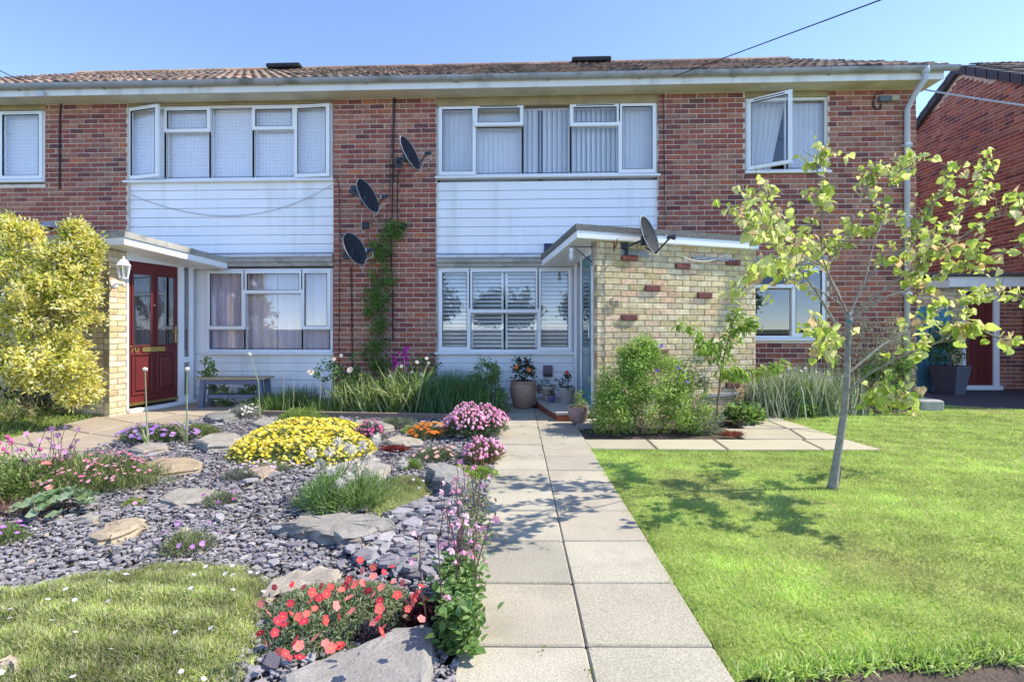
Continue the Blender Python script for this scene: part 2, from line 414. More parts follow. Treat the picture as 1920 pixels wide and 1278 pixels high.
# main path: two rows of square slabs, their joints recessed
pth = MB().add([[*G(846, 1300)[:2], -.035], [*G(1402, 1300)[:2], -.035], [*G(1072, 768)[:2], -.035], [*G(944, 768)[:2], -.035]], [[[0, 1, 2, 3]]], (1, 1, 1)).build('garden_path', M['soil']); pth['kind'] = 'structure'
c0 = np.array(G(1113, 1278)[:2]); c1 = np.array(G(1003, 775)[:2]); pu = (c1 - c0) / np.linalg.norm(c1 - c0); pr = np.array([pu[1], -pu[0]])
SLB = [(.385, .35, .275), (.41, .375, .295), (.36, .33, .265), (.40, .355, .28)]
def slab(parent, c, ux, uy, w, l, col, m, z=.0, b=.006, t=.045, name='slab', dr=.003):
    Mx = Matrix(((ux[0], uy[0], 0, c[0]), (ux[1], uy[1], 0, c[1]), (0, 0, 1, z), (0, 0, 0, 1))) @ Matrix.Rotation(random.uniform(-dr, dr), 4, 'X') @ Matrix.Rotation(random.uniform(-dr, dr), 4, 'Z')
    mb = MB().cbox(-w / 2, w / 2, -l / 2, l / 2, -t, 0, b, col)
    return link(name, mb.mesh(name, m), parent, M=Mx)
joint0 = np.array(G(1099, 1210)[:2])
for k in range(-4, 14):
    for sgn in (-1, 1):
        L_ = .452
        c = joint0 + pu * (L_ * (k + .5)) + pr * sgn * .2268
        if sgn > 0 and k > 11: continue
        slab(pth, c, pr, pu, .45, .443, np.array(SLB[random.randrange(4)]) * random.uniform(.97, 1.09), M['slab'], z=random.uniform(-.003, .003), dr=.005)
# buff slab path beside the lawn
bp = MB().add([[*G(*p)[:2], -.03] for p in ((1088, 822), (1108, 840), (1655, 842), (1424, 773), (1418, 776), (1330, 803), (1395, 823))], [[list(range(7))]], (1, 1, 1)).build('side_path', M['soil']); bp['kind'] = 'structure'
SY = [(.42, .37, .26), (.45, .40, .285), (.40, .35, .255)]
def quadslab(parent, pxs, m, cols, inset=.006, name='slab', z=0.):
    p = np.array([G(*q)[:2] for q in pxs]); c = p.mean(0); d = p - c; p = c + d * (1 - inset * 2 / np.linalg.norm(d, axis=1)[:, None])
    c3 = Vector((c[0], c[1], 0))
    n = len(p); mb = MB(); b = .006
    pi = c + (p - c) * (1 - b * 2.2 / np.linalg.norm(p - c, axis=1)[:, None])
    ar = sum(p[i][0] * p[(i + 1) % n][1] - p[(i + 1) % n][0] * p[i][1] for i in range(n))
    if ar < 0: p = p[::-1]; pi = pi[::-1]
    V = [[*q, z - .045] for q in p] + [[*q, z - b] for q in p] + [[*q, z] for q in pi]
    mb.add(V, [[[k * n + i, k * n + (i + 1) % n, (k + 1) * n + (i + 1) % n, (k + 1) * n + i] for k in range(2) for i in range(n)], [list(range(2 * n, 3 * n))]], cols[random.randrange(len(cols))])
    return mb.build(name, m, parent)
for q in (((1090, 823), (1213, 823), (1232, 841), (1106, 840)), ((1213, 823), (1338, 823), (1365, 842), (1232, 841)), ((1338, 823), (1396, 823), (1505, 823), (1545, 842), (1365, 842)),
          ((1505, 823), (1588, 823), (1655, 842), (1545, 842)), ((1396, 822), (1355, 803), (1480, 803), (1510, 822)), ((1480, 803), (1522, 803), (1588, 822), (1510, 822)),
          ((1395, 802), (1372, 788), (1440, 788), (1476, 802)), ((1440, 788), (1474, 788), (1522, 802), (1476, 802)), ((1418, 787), (1410, 773), (1426, 773), (1474, 787))):
    quadslab(bp, q, M['slaby'], SY)
# crazy path of the left-hand flat
lp = MB().add([[*G(*p)[:2], -.034] for p in ((-260, 862), (-260, 838), (0, 824), (100, 798), (260, 763), (330, 747), (492, 752), (492, 774), (380, 780), (240, 823), (160, 847), (60, 864), (-260, 905))], [[list(range(13))]], (1, 1, 1)).build('side_path', M['soil']); lp['kind'] = 'structure'
PS = [(.37, .30, .22), (.40, .33, .25), (.34, .28, .215)]
for q in (((330, 749), (410, 751), (400, 763), (310, 760)), ((410, 751), (492, 754), (492, 772), (400, 763)), ((262, 763), (310, 760), (400, 763), (330, 776)), ((400, 763), (490, 772), (381, 779), (330, 776)),
          ((182, 780), (262, 763), (330, 776), (250, 792)), ((250, 792), (330, 776), (381, 780), (300, 804)), ((100, 799), (182, 780), (250, 792), (168, 812)), ((168, 812), (250, 792), (300, 804), (240, 822)),
          ((0, 825), (100, 799), (168, 812), (70, 838)), ((70, 838), (168, 812), (240, 822), (160, 846)), ((-120, 850), (0, 825), (70, 838), (-40, 868)), ((-40, 868), (70, 838), (160, 846), (60, 866), (0, 885))):
    quadslab(lp, q, M['slaby'], PS)
# timber edging of the flower bed
e0, e1 = np.array(G(490, 781)[:2]), np.array(G(936, 789)[:2])
mb = MB(); u = (e1 - e0) / np.linalg.norm(e1 - e0); v_ = np.array([-u[1], u[0]])
Mx = Matrix(((u[0], v_[0], 0, e0[0]), (u[1], v_[1], 0, e0[1]), (0, 0, 1, 0), (0, 0, 0, 1)))
Le = np.linalg.norm(e1 - e0)
t = thing('timber_edging', 'low brown timber edging along the front of the flower bed', 'edging', (*e0, 0))
for k in range(2): MB().cbox(Le * k / 2 + .004, Le * (k + 1) / 2 - .004, 0, .05, -.05, .075, .005, (.26, .19, .13), M=Mx).build('board', M['wood'], t)

# ------------------------------------------------------------------ the terrace
XR = fx(1718); XL = fx(-256)
Z_SOF = 4.60
house = thing('terraced_house', 'two-storey red brick terrace with white cladding bays under a tiled roof', 'house', ((XL + XR) / 2, D, 0))
bw = Brickwork(house)
xs = {k: fx(k) for k in (238, 625, 818, 1235)}
def op(x0, x1, py0, py1, o):     # opening given in picture terms on the facade plane, as u,z
    a, b = fx(x0), fx(x1); return (a - o, b - o, fz((x0 + x1) / 2, py1), fz((x0 + x1) / 2, py0))
o1 = op(-90, 84, 192, 346, XL)
bw.wall((XL, D), (xs[238], D), -.06, Z_SOF, [(o1[0], o1[1], o1[2], Z_SOF + .2)], label='red brick wall left of the left-hand bay')
bw.wall((xs[625], D), (xs[818], D), -.06, Z_SOF, phase=1, label='red brick pier carrying three satellite dishes')
oa = op(1397, 1553, 175, 326, xs[1235]); ob = op(1400, 1551, 486, 638, xs[1235])
bw.wall((xs[1235], D), (XR, D), -.06, Z_SOF, [(oa[0], oa[1], oa[2], Z_SOF + .2), ob], label='red brick wall right of the right-hand bay')
bw.finish(300)
# closed body: gable ends and back wall
YB = D + 8.2; Z_RIDGE = 7.16; Y_R = D + 4.1
Z_EV = Z_SOF + .11 + (D + .102 - (D - .28)) * (Z_RIDGE - .07 - Z_SOF - .11) / (Y_R - D + .28) - .004
for x in (XL, XR - .1):
    MB().add([[x + d, yy, zz] for d in (0, .1) for yy, zz in ((D + .102, -.06), (YB, -.06), (YB, Z_EV), (Y_R, Z_RIDGE - .075), (D + .102, Z_EV))],
             [[[0, 4, 3, 2, 1], [5, 6, 7, 8, 9]], [[i, (i + 1) % 5, 5 + (i + 1) % 5, 5 + i] for i in range(5)]], RED[1]).build('gable_wall', M['brick'], house)
MB().box(XL, XR, YB, YB + .1, -.06, Z_EV - .06, RED[1]).build('back_wall', M['brick'], house)
for z0_, z1_ in ((.0, 2.35), (2.5, Z_SOF)):       # rooms seen through the glass
    mb = MB(); xa, xb, ya, yb = XL + .12, XR - .12, D + .13, D + 3.2
    mb.add([[xa, ya, z0_], [xb, ya, z0_], [xb, yb, z0_], [xa, yb, z0_], [xa, ya, z1_], [xb, ya, z1_], [xb, yb, z1_], [xa, yb, z1_]], [[[0, 1, 2, 3], [4, 7, 6, 5], [2, 6, 7, 3], [0, 3, 7, 4], [1, 5, 6, 2]]], (1, 1, 1))
    mb.build('room', M['room'], house)
# bays: lintel, cladding boards, concrete lintel
YBAY = D + .06
WHITE = (.79, .79, .79)
for a, b in ((238, 625), (818, 1235)):
    x0, x1 = fx(a) + .002, fx(b) - .002
    pm = (a + b) / 2
    MB().cbox(x0, x1, D + .02, D + .14, fz(pm, 195), Z_SOF, .006).build('timber_lintel', M['timber'], house)
    zt, zb = fz(pm, 337), fz(pm, 474)
    n = 8; hb = (zt - zb) / n
    cl = MB().box(x0, x1, YBAY + .03, YBAY + .06, zb - .1, zt).build('cladding', M['board'], house)
    for i in range(n):     # shiplap: every board leans out a little at its foot
        z = zb + i * hb
        MB().add([[x0, YBAY - .003, z + .003], [x1, YBAY - .003, z + .003], [x1, YBAY + .006, z + hb - .003], [x0, YBAY + .006, z + hb - .003],
                  [x0, YBAY + .03, z + .004], [x1, YBAY + .03, z + .004], [x1, YBAY + .03, z + hb], [x0, YBAY + .03, z + hb]],
                 [[[0, 1, 2, 3], [0, 4, 5, 1], [3, 2, 6, 7], [0, 3, 7, 4], [1, 5, 6, 2]]], WHITE).build('board', M['board'], cl)
    MB().box(x0, x1, YBAY - .02, YBAY + .03, zb - .022, zb + .002).build('drip_strip', M['black'], house)
    z2 = fz(pm, 483); z3 = fz(pm, 497)
    MB().cbox(x0, x1, D - .05, YBAY + .05, z2, zb - .022, .006).build('lead_flashing', mat('flashing', (.62, .64, .68), .6, .1, 5, stain=(.3, .3, .3), sscale=6, samt=.5), house)
    MB().cbox(x0, x1, D - .03, YBAY + .08, z3 + .04, z2, .008).cbox(x0, x1, D - .008, YBAY + .08, z3 - .02, z3 + .04, .006).build('concrete_lintel', M['concrete'], house)
    zt2 = fz(pm, 664); zb2 = -.05; n = 6; hb = (zt2 - zb2) / n
    cl = MB().box(x0, x1, YBAY + .03, YBAY + .06, zb2, zt2).build('cladding', M['board'], house)
    for i in range(n):
        z = zb2 + i * hb
        MB().add([[x0, YBAY - .003, z + .003], [x1, YBAY - .003, z + .003], [x1, YBAY + .006, z + hb - .003], [x0, YBAY + .006, z + hb - .003],
                  [x0, YBAY + .03, z + .004], [x1, YBAY + .03, z + .004], [x1, YBAY + .03, z + hb], [x0, YBAY + .03, z + hb]],
                 [[[0, 1, 2, 3], [0, 4, 5, 1], [3, 2, 6, 7], [0, 3, 7, 4], [1, 5, 6, 2]]], WHITE).build('board', M['board'], cl)
for a, b in ((-90, 84), (1397, 1553)):
    pm = (a + b) / 2
    MB().cbox(fx(a) + .002, fx(b) - .002, D + .005, D + .12, fz(pm, 207 if a < 0 else 181), Z_SOF, .006).build('timber_lintel', M['timber'], house)
MB().cbox(fx(1385), fx(1553), D - .006, D + .12, fz(1480, 496), fz(1480, 480), .006).build('concrete_lintel', M['concrete'], house)

# windows
def window(px0, px1, py0, py1, cells, label, y=YBAY - .005, sill=True, g='glass'):
    """cells: (px0,px1,py0,py1,kind,angle,hinge); kind f fixed, s sash"""
    pm = (px0 + px1) / 2
    def cv(a, b, c, d): return fx(a, y), fx(b, y), fz(pm, d, y), fz(pm, c, y)
    x0, x1, z0, z1 = cv(px0, px1, py0, py1)
    mb = MB(); fw = .038; d = .06
    mb.cbox(x0, x1, y, y + d, z1 - fw, z1, .004); mb.cbox(x0, x1, y, y + d, z0, z0 + fw, .004)
    mb.cbox(x0, x0 + fw, y + .001, y + d - .001, z0 + fw, z1 - fw, .003); mb.cbox(x1 - fw, x1, y + .001, y + d - .001, z0 + fw, z1 - fw, .003)
    sub_ = []
    for c in cells:
        a, b, e, f = cv(*c[:4]); h = .02
        a2, b2, e2, f2 = max(a, x0 + fw), min(b, x1 - fw), max(e, z0 + fw), min(f, z1 - fw)
        if a2 > x0 + fw + .01: mb.box(a2 - h, a2 + h * .8, y + .002, y + d - .002, e2, f2)
        if b2 < x1 - fw - .01: mb.box(b2 - h * .8, b2 + h, y + .002, y + d - .002, e2, f2)
        if e2 > z0 + fw + .01: mb.box(a2, b2, y + .003, y + d - .003, e2 - h, e2 + h * .8)
        if f2 < z1 - fw - .01: mb.box(a2, b2, y + .003, y + d - .003, f2 - h * .8, f2 + h)
        sub_.append((a2, b2, e2, f2, c[4], c[5] if len(c) > 5 else 0, c[6] if len(c) > 6 else 'l', c[7] if len(c) > 7 else 0))
    w = mb.build('window', M['upvc'], house, label=label)
    for a, b, e, f, k, ang, hg, vent in sub_:
        Mr = None
        if ang:
            if hg == 'l': Mr = Matrix.Translation((a, y, 0)) @ Matrix.Rotation(-ang, 4, 'Z') @ Matrix.Translation((-a, -y, 0))
            if hg == 'r': Mr = Matrix.Translation((b, y, 0)) @ Matrix.Rotation(ang, 4, 'Z') @ Matrix.Translation((-b, -y, 0))
            if hg == 't': Mr = Matrix.Translation((0, y, f)) @ Matrix.Rotation(-ang, 4, 'X') @ Matrix.Translation((0, -y, -f))
        gi = .028
        if k == 's':
            s_ = .048; o = .012; m2 = MB()
            m2.cbox(a - o, b + o, y - .022, y + .02, f - s_, f + o, .004, M=Mr); m2.cbox(a - o, b + o, y - .022, y + .02, e - o, e + s_, .004, M=Mr)
            m2.cbox(a - o, a + s_, y - .0215, y + .02, e + s_, f - s_, .003, M=Mr); m2.cbox(b - s_, b + o, y - .0215, y + .02, e + s_, f - s_, .003, M=Mr)
            so = m2.build('sash', M['upvc'], w); gi = s_
            if vent: MB().box(a + .08, b - .08, y - .028, y - .02, f - .024, f - .012, (.05, .05, .05) if vent == 2 else (.7, .7, .7), M=Mr).build('trickle_vent', M['vc'], w)
            gy = y - .004
        else:
            gi = .022; gy = y + .02
        # black gasket line and the pane
        m3 = MB(); t_ = .006
        for q in ((a + gi - t_, b - gi + t_, f - gi, f - gi + t_), (a + gi - t_, b - gi + t_, e + gi - t_, e + gi), (a + gi - t_, a + gi, e + gi, f - gi), (b - gi, b - gi + t_, e + gi, f - gi)):
            m3.box(q[0], q[1], gy - .004 - (.016 if k == 's' else 0), gy + .004, q[2], q[3], M=Mr)
        m3.build('gasket', M['black'], w)
        pv = np.array([[a + gi, gy, e + gi], [b - gi, gy, e + gi], [b - gi, gy, f - gi], [a + gi, gy, f - gi]])
        if Mr is not None: pv = pv @ np.array(Mr.to_3x3()).T + np.array(Mr.translation)
        MB().add(pv, [[[0, 1, 2, 3]]], (1, 1, 1)).build('pane', M[g], w)
    if sill:
        MB().cbox(x0 - .03, x1 + .03, y - .075, y + .05, z0 - .035, z0 - .001, .008).build('sill', M['upvc'], w)
    return w
window(-92, 84, 207, 340, [(-92, 0, 207, 245, 'f'), (-92, 0, 245, 340, 'f'), (2, 84, 207, 340, 's', 0, 'r', 1)], 'upper window at the left edge with lace curtain', y=D + .045)
window(239, 624, 197, 338, [(239, 310, 197, 338, 's', R(13), 'l', 1), (310, 394, 197, 246, 's'), (310, 394, 246, 338, 'f'), (394, 475, 197, 338, 'f'), (475, 554, 197, 244, 's'), (475, 554, 244, 338, 'f'), (554, 624, 197, 338, 's', R(5), 'l', 1)],
       'upper five-light window with patterned net curtain')
window(820, 1233, 193, 330, [(820, 891, 193, 330, 's'), (891, 980, 193, 237, 's', R(9), 't', 2), (891, 980, 237, 330, 'f'), (980, 1070, 193, 330, 'f'), (1070, 1161, 193, 237, 's', 0, 't', 2), (1070, 1161, 237, 330, 'f'), (1161, 1233, 193, 330, 's')],
       'upper five-light window with vertical blinds')
window(1398, 1552, 183, 322, [(1398, 1476, 183, 322, 's', R(33), 'l', 2), (1476, 1552, 183, 322, 'f')], 'upper right window with its left sash open', y=D + .045)
window(386, 624, 503, 660, [(386, 459, 503, 616, 's', 0, 'l', 1), (386, 459, 616, 660, 'f'), (459, 567, 503, 549, 's'), (459, 567, 549, 660, 'f'), (567, 624, 503, 616, 's', 0, 'l', 1), (567, 624, 616, 660, 'f')], 'ground-floor window with lilac curtains')
window(820, 1075, 500, 660, [(820, 881, 500, 660, 's', 0, 'l', 1), (881, 1009, 500, 585, 's'), (881, 1009, 585, 660, 'f'), (1009, 1075, 500, 660, 's', 0, 'l', 1)], 'ground-floor window with white slatted shutters')
window(1402, 1550, 497, 634, [(1402, 1485, 497, 540, 's', R(12), 't'), (1402, 1485, 540, 634, 'f'), (1485, 1550, 497, 634, 's')], 'ground-floor window behind the tree', y=D + .045)

for a_, b_ in ((239, 386), (1075, 1234)):
    MB().cbox(fx(a_) + .003, fx(b_) - .001, YBAY + .012, YBAY + .05, fz(640, 664), fz(640, 497), .003).build('infill_panel', M['board'], house)
# curtains and blinds
def curtain(px0, px1, py0, py1, y, waves, amp, col, name='curtain', taper=None, lace=None):
    pm = (px0 + px1) / 2; x0, x1 = fx(px0, y), fx(px1, y); z0, z1 = fz(pm, py1, y), fz(pm, py0, y); nx, nz = max(24, int(waves * 7)), 8
    ph = rng.uniform(0, 6.28, 3); V = []
    for j in range(nz + 1):
        t_ = j / nz
        for i in range(nx + 1):
            s_ = i / nx; w_ = s_ if taper is None else s_ * (1 - taper * (1 - t_))
            yy = y + amp * (math.sin(waves * 6.283 * s_ + ph[0]) + .5 * math.sin(waves * 2.3 * 6.283 * s_ + ph[1] + t_))
            V.append([x0 + (x1 - x0) * w_, yy, z0 + (z1 - z0) * t_])
    q = [[j * (nx + 1) + i, j * (nx + 1) + i + 1, (j + 1) * (nx + 1) + i + 1, (j + 1) * (nx + 1) + i] for j in range(nz) for i in range(nx)]
    return MB().add(V, [q], col).build(name, lace or M['curtain'], house, smooth=True)
def lace_mat():
    m = bpy.data.materials.new('lace'); m.use_nodes = True; nt = m.node_tree; N = nt.nodes; L = nt.links; b = N['Principled BSDF']
    b.inputs['Base Color'].default_value = (.86, .87, .90, 1); b.inputs['Roughness'].default_value = .9
    geo = N.new('ShaderNodeNewGeometry'); mp = N.new('ShaderNodeMapping'); mp.inputs['Rotation'].default_value = (0, R(45), 0); L.new(geo.outputs['Position'], mp.inputs[0])
    ck = N.new('ShaderNodeTexChecker'); ck.inputs['Scale'].default_value = 26; L.new(mp.outputs[0], ck.inputs[0])
    nz = N.new('ShaderNodeTexNoise'); nz.inputs['Scale'].default_value = 55; L.new(geo.outputs['Position'], nz.inputs[0])
    a = N.new('ShaderNodeMath'); a.operation = 'MULTIPLY_ADD'; a.inputs[1].default_value = .10; a.inputs[2].default_value = .38; L.new(ck.outputs[1], a.inputs[0])
    a2 = N.new('ShaderNodeMath'); a2.operation = 'MULTIPLY_ADD'; a2.inputs[1].default_value = .8; L.new(nz.outputs[0], a2.inputs[0]); L.new(a.outputs[0], a2.inputs[2])
    tr = N.new('ShaderNodeBsdfTransparent'); ms = N.new('ShaderNodeMixShader'); L.new(a2.outputs[0], ms.inputs[0]); L.new(tr.outputs[0], ms.inputs[1]); L.new(b.outputs[0], ms.inputs[2])
    L.new(ms.outputs[0], N['Material Output'].inputs['Surface']); return m
LACE = lace_mat()
curtain(-88, 82, 207, 340, D + .15, 3, .004, (.7, .72, .76), 'net_curtain', lace=LACE)
curtain(242, 622, 197, 338, D + .15, 6, .004, (.7, .72, .76), 'net_curtain', lace=LACE)
curtain(585, 622, 197, 338, D + .19, 5, .015, (.85,.85,.88))
curtain(242, 268, 197, 338, D + .19, 3, .015, (.6, .66, .8))
curtain(1400, 1474, 185, 330, D + .16, 6, .015, (.88, .89, .9), taper=.42)
curtain(1474, 1552, 185, 330, D + .16, 7, .015, (.88, .89, .9))
curtain(386, 520, 505, 665, D + .17, 7, .02, (.80, .69, .80)); curtain(520, 624, 505, 665, D + .18, 6, .02, (.80, .69, .80))
vb = MB().box(fx(822), fx(1231), D + .17, D + .21, fz(1030, 197), fz(1030, 190)).build('vertical_blind', M['upvc'], house)
ns = 44
for i in range(ns):
    px = 826 + (1228 - 826) * (i + .5) / ns; closed = px < 975 or px > 1163
    x = fx(px, D + .19); a = R(12 if closed else 33) + random.uniform(-.06, .06); w_ = .042
    if 20 <= i <= 20: a = R(75)
    Mr = Matrix.Translation((x, D + .19, 0)) @ Matrix.Rotation(a, 4, 'Z')
    MB().box(-w_, w_, -.001, .001, fz(1030, 334), fz(1030, 197), (.88, .89, .9), M=Mr).build('slat', M['curtain'], vb)
for a, b in ((826, 881), (884, 944), (948, 1007), (1010, 1070)):
    yy = D + .17; x0, x1 = fx(a, yy), fx(b, yy); zt, zb = fz(940, 507, yy), fz(940, 658, yy)
    sh = MB().box(x0, x0 + .03, yy - .015, yy + .015, zb, zt).box(x1 - .03, x1, yy - .015, yy + .015, zb, zt).box(x0 + .03, x1 - .03, yy - .014, yy + .014, zt - .03, zt).build('shutter', M['upvc'], house)
    for i in range(20):
        z = zb + .02 + (zt - zb - .06) * i / 19
        Mr = Matrix.Translation((0, yy, z)) @ Matrix.Rotation(R(38), 4, 'X')
        MB().box(x0 + .03, x1 - .03, -.030, .030, -.004, .004, (.78, .78, .78), M=Mr).build('slat', M['vc'], sh)

# eaves, gutter, roof
YE = D - .30
MB().box(XL - .2, XR + .16, YE + .022, D + .12, Z_SOF, Z_SOF + .012).build('soffit', M['soffit'], house)
MB().cbox(XL - .2, XR + .16, YE, YE + .022, Z_SOF - .012, Z_SOF + .105, .004).build('fascia', M['fascia'], house)
MB().box(XR - .02, XR + .15, YE + .022, YE + .3, Z_SOF + .012, Z_SOF + .1).build('eaves_box', M['fascia'], house)
gz = Z_SOF + .135; gy = YE - .055; gm = MB(); gx0, gx1 = XL - .25, XR + .30
n = 9; pts = [(math.cos(a), math.sin(a)) for a in np.linspace(math.pi, 2 * math.pi, n)]
def channel(mb, x0, x1, r, th, col=(1, 1, 1)):
    V = []
    for x in (x0, x1):
        V += [[x, gy + r * c, gz + r * s_] for c, s_ in pts] + [[x, gy + (r - th) * c, gz + (r - th) * s_] for c, s_ in pts]
    m = 2 * n; q = []
    for i in range(n - 1): q += [[i, i + 1, m + i + 1, m + i], [n + i + 1, n + i, m + n + i, m + n + i + 1], [i, n + i, n + i + 1, i + 1], [m + i, m + i + 1, m + n + i + 1, m + n + i]]
    q += [[0, m, m + n, n], [n - 1, 2 * n - 1, m + 2 * n - 1, m + n - 1]]
    mb.add(V, [q], col)
channel(gm, gx0, gx1, .058, .005)
gut = gm.build('gutter', M['gutter'], house, smooth=False)
for k in range(13):
    x = gx0 + .5 + (gx1 - gx0 - .9) * k / 12
    b_ = MB(); w_ = .05 if k % 3 == 1 else .012; channel(b_, x - w_, x + w_, .066, .007); b_.box(x - .012, x + .012, YE - .008, YE - .001, gz - .07, gz + .0)
    b_.build('gutter_bracket', M['gutter'], gut)
# tiles: every course steps over the one below
TAN = (Z_RIDGE - (Z_SOF + .175)) / (Y_R - (YE - .03)); pitch = math.atan(TAN); sl = (Y_R - (YE - .03)) / math.cos(pitch)
roof = MB().add([[XL - .15, YE + .02, Z_SOF + .11], [XR + .15, YE + .02, Z_SOF + .11], [XR + .15, Y_R, Z_RIDGE - .07], [XL - .15, Y_R, Z_RIDGE - .07],
                 [XR + .15, YB + .3, Z_SOF + .11], [XL - .15, YB + .3, Z_SOF + .11]], [[[0, 1, 2, 3], [3, 2, 4, 5]]], RED[2]).build('roof', M['vcr'], house)
def tile_course_mesh(x0, x1, y0, z0, ptch, length, cols, sgn=1., w=.30, gauge=.30, axis=0):
    mb = MB(); nc = int(length / gauge) + 1; prof = [(0, .0), (.12, .002), (.2, .022), (.3, .03), (.4, .022), (.5, .002), (.62, .0), (.7, .022), (.8, .03), (.9, .022), (1., .0)]
    cu, su = math.cos(ptch), math.sin(ptch)
    for c in range(nc):
        nt_ = int((x1 - x0) / w) + 1; off = (w / 2 if c % 2 else 0)
        for i in range(nt_ + 1):
            xa = x0 + i * w - off; 
            if xa + w < x0 + .02 or xa > x1 - .02: continue
            a, b = max(xa, x0), min(xa + w - .004, x1)
            if c == nc - 1 and length - c * gauge < .1: continue
            s0 = c * gauge + random.uniform(-.006, .006); s1 = min(s0 + gauge + .06, length)
            lift = .034 + random.uniform(-.006, .014); V = []
            for s_, h, flat in ((s0, lift, 1), (s1, .004, 1), (s0, lift - .022, 0)):
                for p, hh in prof:
                    nrm = h + hh * (1 if flat else .85)
                    V.append([a + (b - a) * p, y0 + sgn * (s_ * cu - nrm * su), z0 + s_ * su + nrm * cu])
            m = len(prof); q = [[k, k + 1, m + k + 1, m + k] for k in range(m - 1)] + [[2 * m + k, 2 * m + k + 1, k + 1, k] for k in range(m - 1)]
            if sgn < 0: q = [x[::-1] for x in q]
            mb.add(V, [q], np.array(cols[random.randrange(len(cols))]) * random.uniform(.75, 1.25))
    return mb
TILES = [(.28, .17, .12), (.21, .135, .10), (.36, .24, .17), (.14, .10, .085), (.27, .20, .155), (.10, .08, .07)]
tile_course_mesh(XL - .2, XR + .2, YE - .03, Z_SOF + .135, pitch, sl, TILES).build('roof_tiles', M['tile'], roof, kind='stuff')
x = XL - .2
while x < XR + .15:
    l_ = min(.44, XR + .2 - x); V = []
    for xx in (x, x + l_): V += [[xx, Y_R + .12 * c, Z_RIDGE - .045 + .10 * s_] for c, s_ in [(math.cos(a), math.sin(a)) for a in np.linspace(0, math.pi, 8)]]
    MB().add(V, [[[i + 1, i, 8 + i, 8 + i + 1] for i in range(7)]], np.array(TILES[random.randrange(3)]) * 1.1 + (np.array([.12, .07, 0]) if x < XL + 5 else 0)).build('ridge_tile', M['tile'], roof)
    x += .445
for a, b, py in ((483, 550, 123), (1073, 1147, 110)):
    p = A(a, py, 11.4); q = A(b, py, 11.4)
    MB().cbox(p[0], q[0], Y_R - .25, Y_R + .1, Z_RIDGE - .04, Z_RIDGE + .05, .02, (.03, .03, .035)).build('ridge_vent', M['vcr'], roof)
# downpipe with its swan neck
px_ = fx(1698); yp = D - .045
dp = MB().tube([(px_ + .02, gy, gz - .04), (px_ + .02, gy, gz - .16), (px_ - .01, (gy + yp) / 2, gz - .30), (px_ - .01, yp, gz - .46), (px_ - .01, yp, .15)], .036, 12)
dp = dp.tube([(px_ + .02, gy, gz - .01), (px_ + .02, gy, gz - .10)], [.062, .04], 12).build('downpipe', M['pipe'], house, smooth=True)
for z in (3.75, 2.7, 1.6, .5): MB().cbox(px_ - .055, px_ + .04, yp - .042, D - .001, z, z + .04, .004, (.5, .53, .58)).build('pipe_clip', M['vc'], dp)
c = G(1716, 772); MB().cbox(fx(1690), XR + .14, D - .34, D + .02, -.05, .13, .02).build('gully_surround', M['concrete'], house)
# ------------------------------------------------------------------ porches
def WU(px, py, p0, p1):          # picture point -> (u,z) on the vertical plane through p0,p1
    p0 = np.array(p0[:2]); p1 = np.array(p1[:2]); u = (p1 - p0) / np.linalg.norm(p1 - p0)
    d = np.array(c2w((px - CX) / FPX, 1.)); m = np.array([[d[0], -u[0]], [d[1], -u[1]]]); t, s_ = np.linalg.solve(m, p0)
    return s_, CH + (HZ - py) / FPX * t
def basis(p0, p1):
    p0 = np.array(p0[:2]); p1 = np.array(p1[:2]); u = (p1 - p0) / np.linalg.norm(p1 - p0)
    return Matrix(((u[0], -u[1], 0, p0[0]), (u[1], u[0], 0, p0[1]), (0, 0, 1, 0), (0, 0, 0, 1))), float(np.linalg.norm(p1 - p0))
def text_mesh(txt, size, ext, m, name):
    cu = bpy.data.curves.new('t', 'FONT'); cu.body = txt; cu.size = size; cu.extrude = ext; cu.bevel_depth = .0015; cu.align_x = 'CENTER'
    o = bpy.data.objects.new('t', cu); COL.objects.link(o)
    bpy.context.view_layer.update()
    me = bpy.data.meshes.new_from_object(o.evaluated_get(bpy.context.evaluated_depsgraph_get())); me.name = name
    bpy.data.objects.remove(o); bpy.data.curves.remove(cu)
    me.materials.clear(); me.materials.append(m); return me
def on_plane(B, u, y, z): return B @ Matrix.Translation((u, y, z)) @ Matrix.Rotation(R(90), 4, 'X')
def canopy(parent, pts, zt, felt_front):
    """flat roof: felt edge over a white fascia over a soffit; pts in plan, zt top heights"""
    p = np.array(pts); c = p.mean(0); sh = lambda k: [tuple(c + (q - c) * (1 - k / np.linalg.norm(q - c))) for q in p]
    cn = MB().prism(sh(.05), [z - .10 for z in zt], [z - .07 for z in zt], (1, 1, 1)).build('canopy', M['felt'], parent)
    MB().prism([tuple(q) for q in p], [z - .075 for z in zt], zt, (1, 1, 1)).build('felt_edge', felt_front, cn)
    MB().prism(sh(.022), [z - .165 for z in zt], [z - .076 for z in zt], (1, 1, 1)).build('fascia', M['upvc'], cn)
    MB().prism(sh(.06), [z - .17 for z in zt], [z - .164 for z in zt], (1, 1, 1)).build('soffit', M['board'], cn)
    return cn

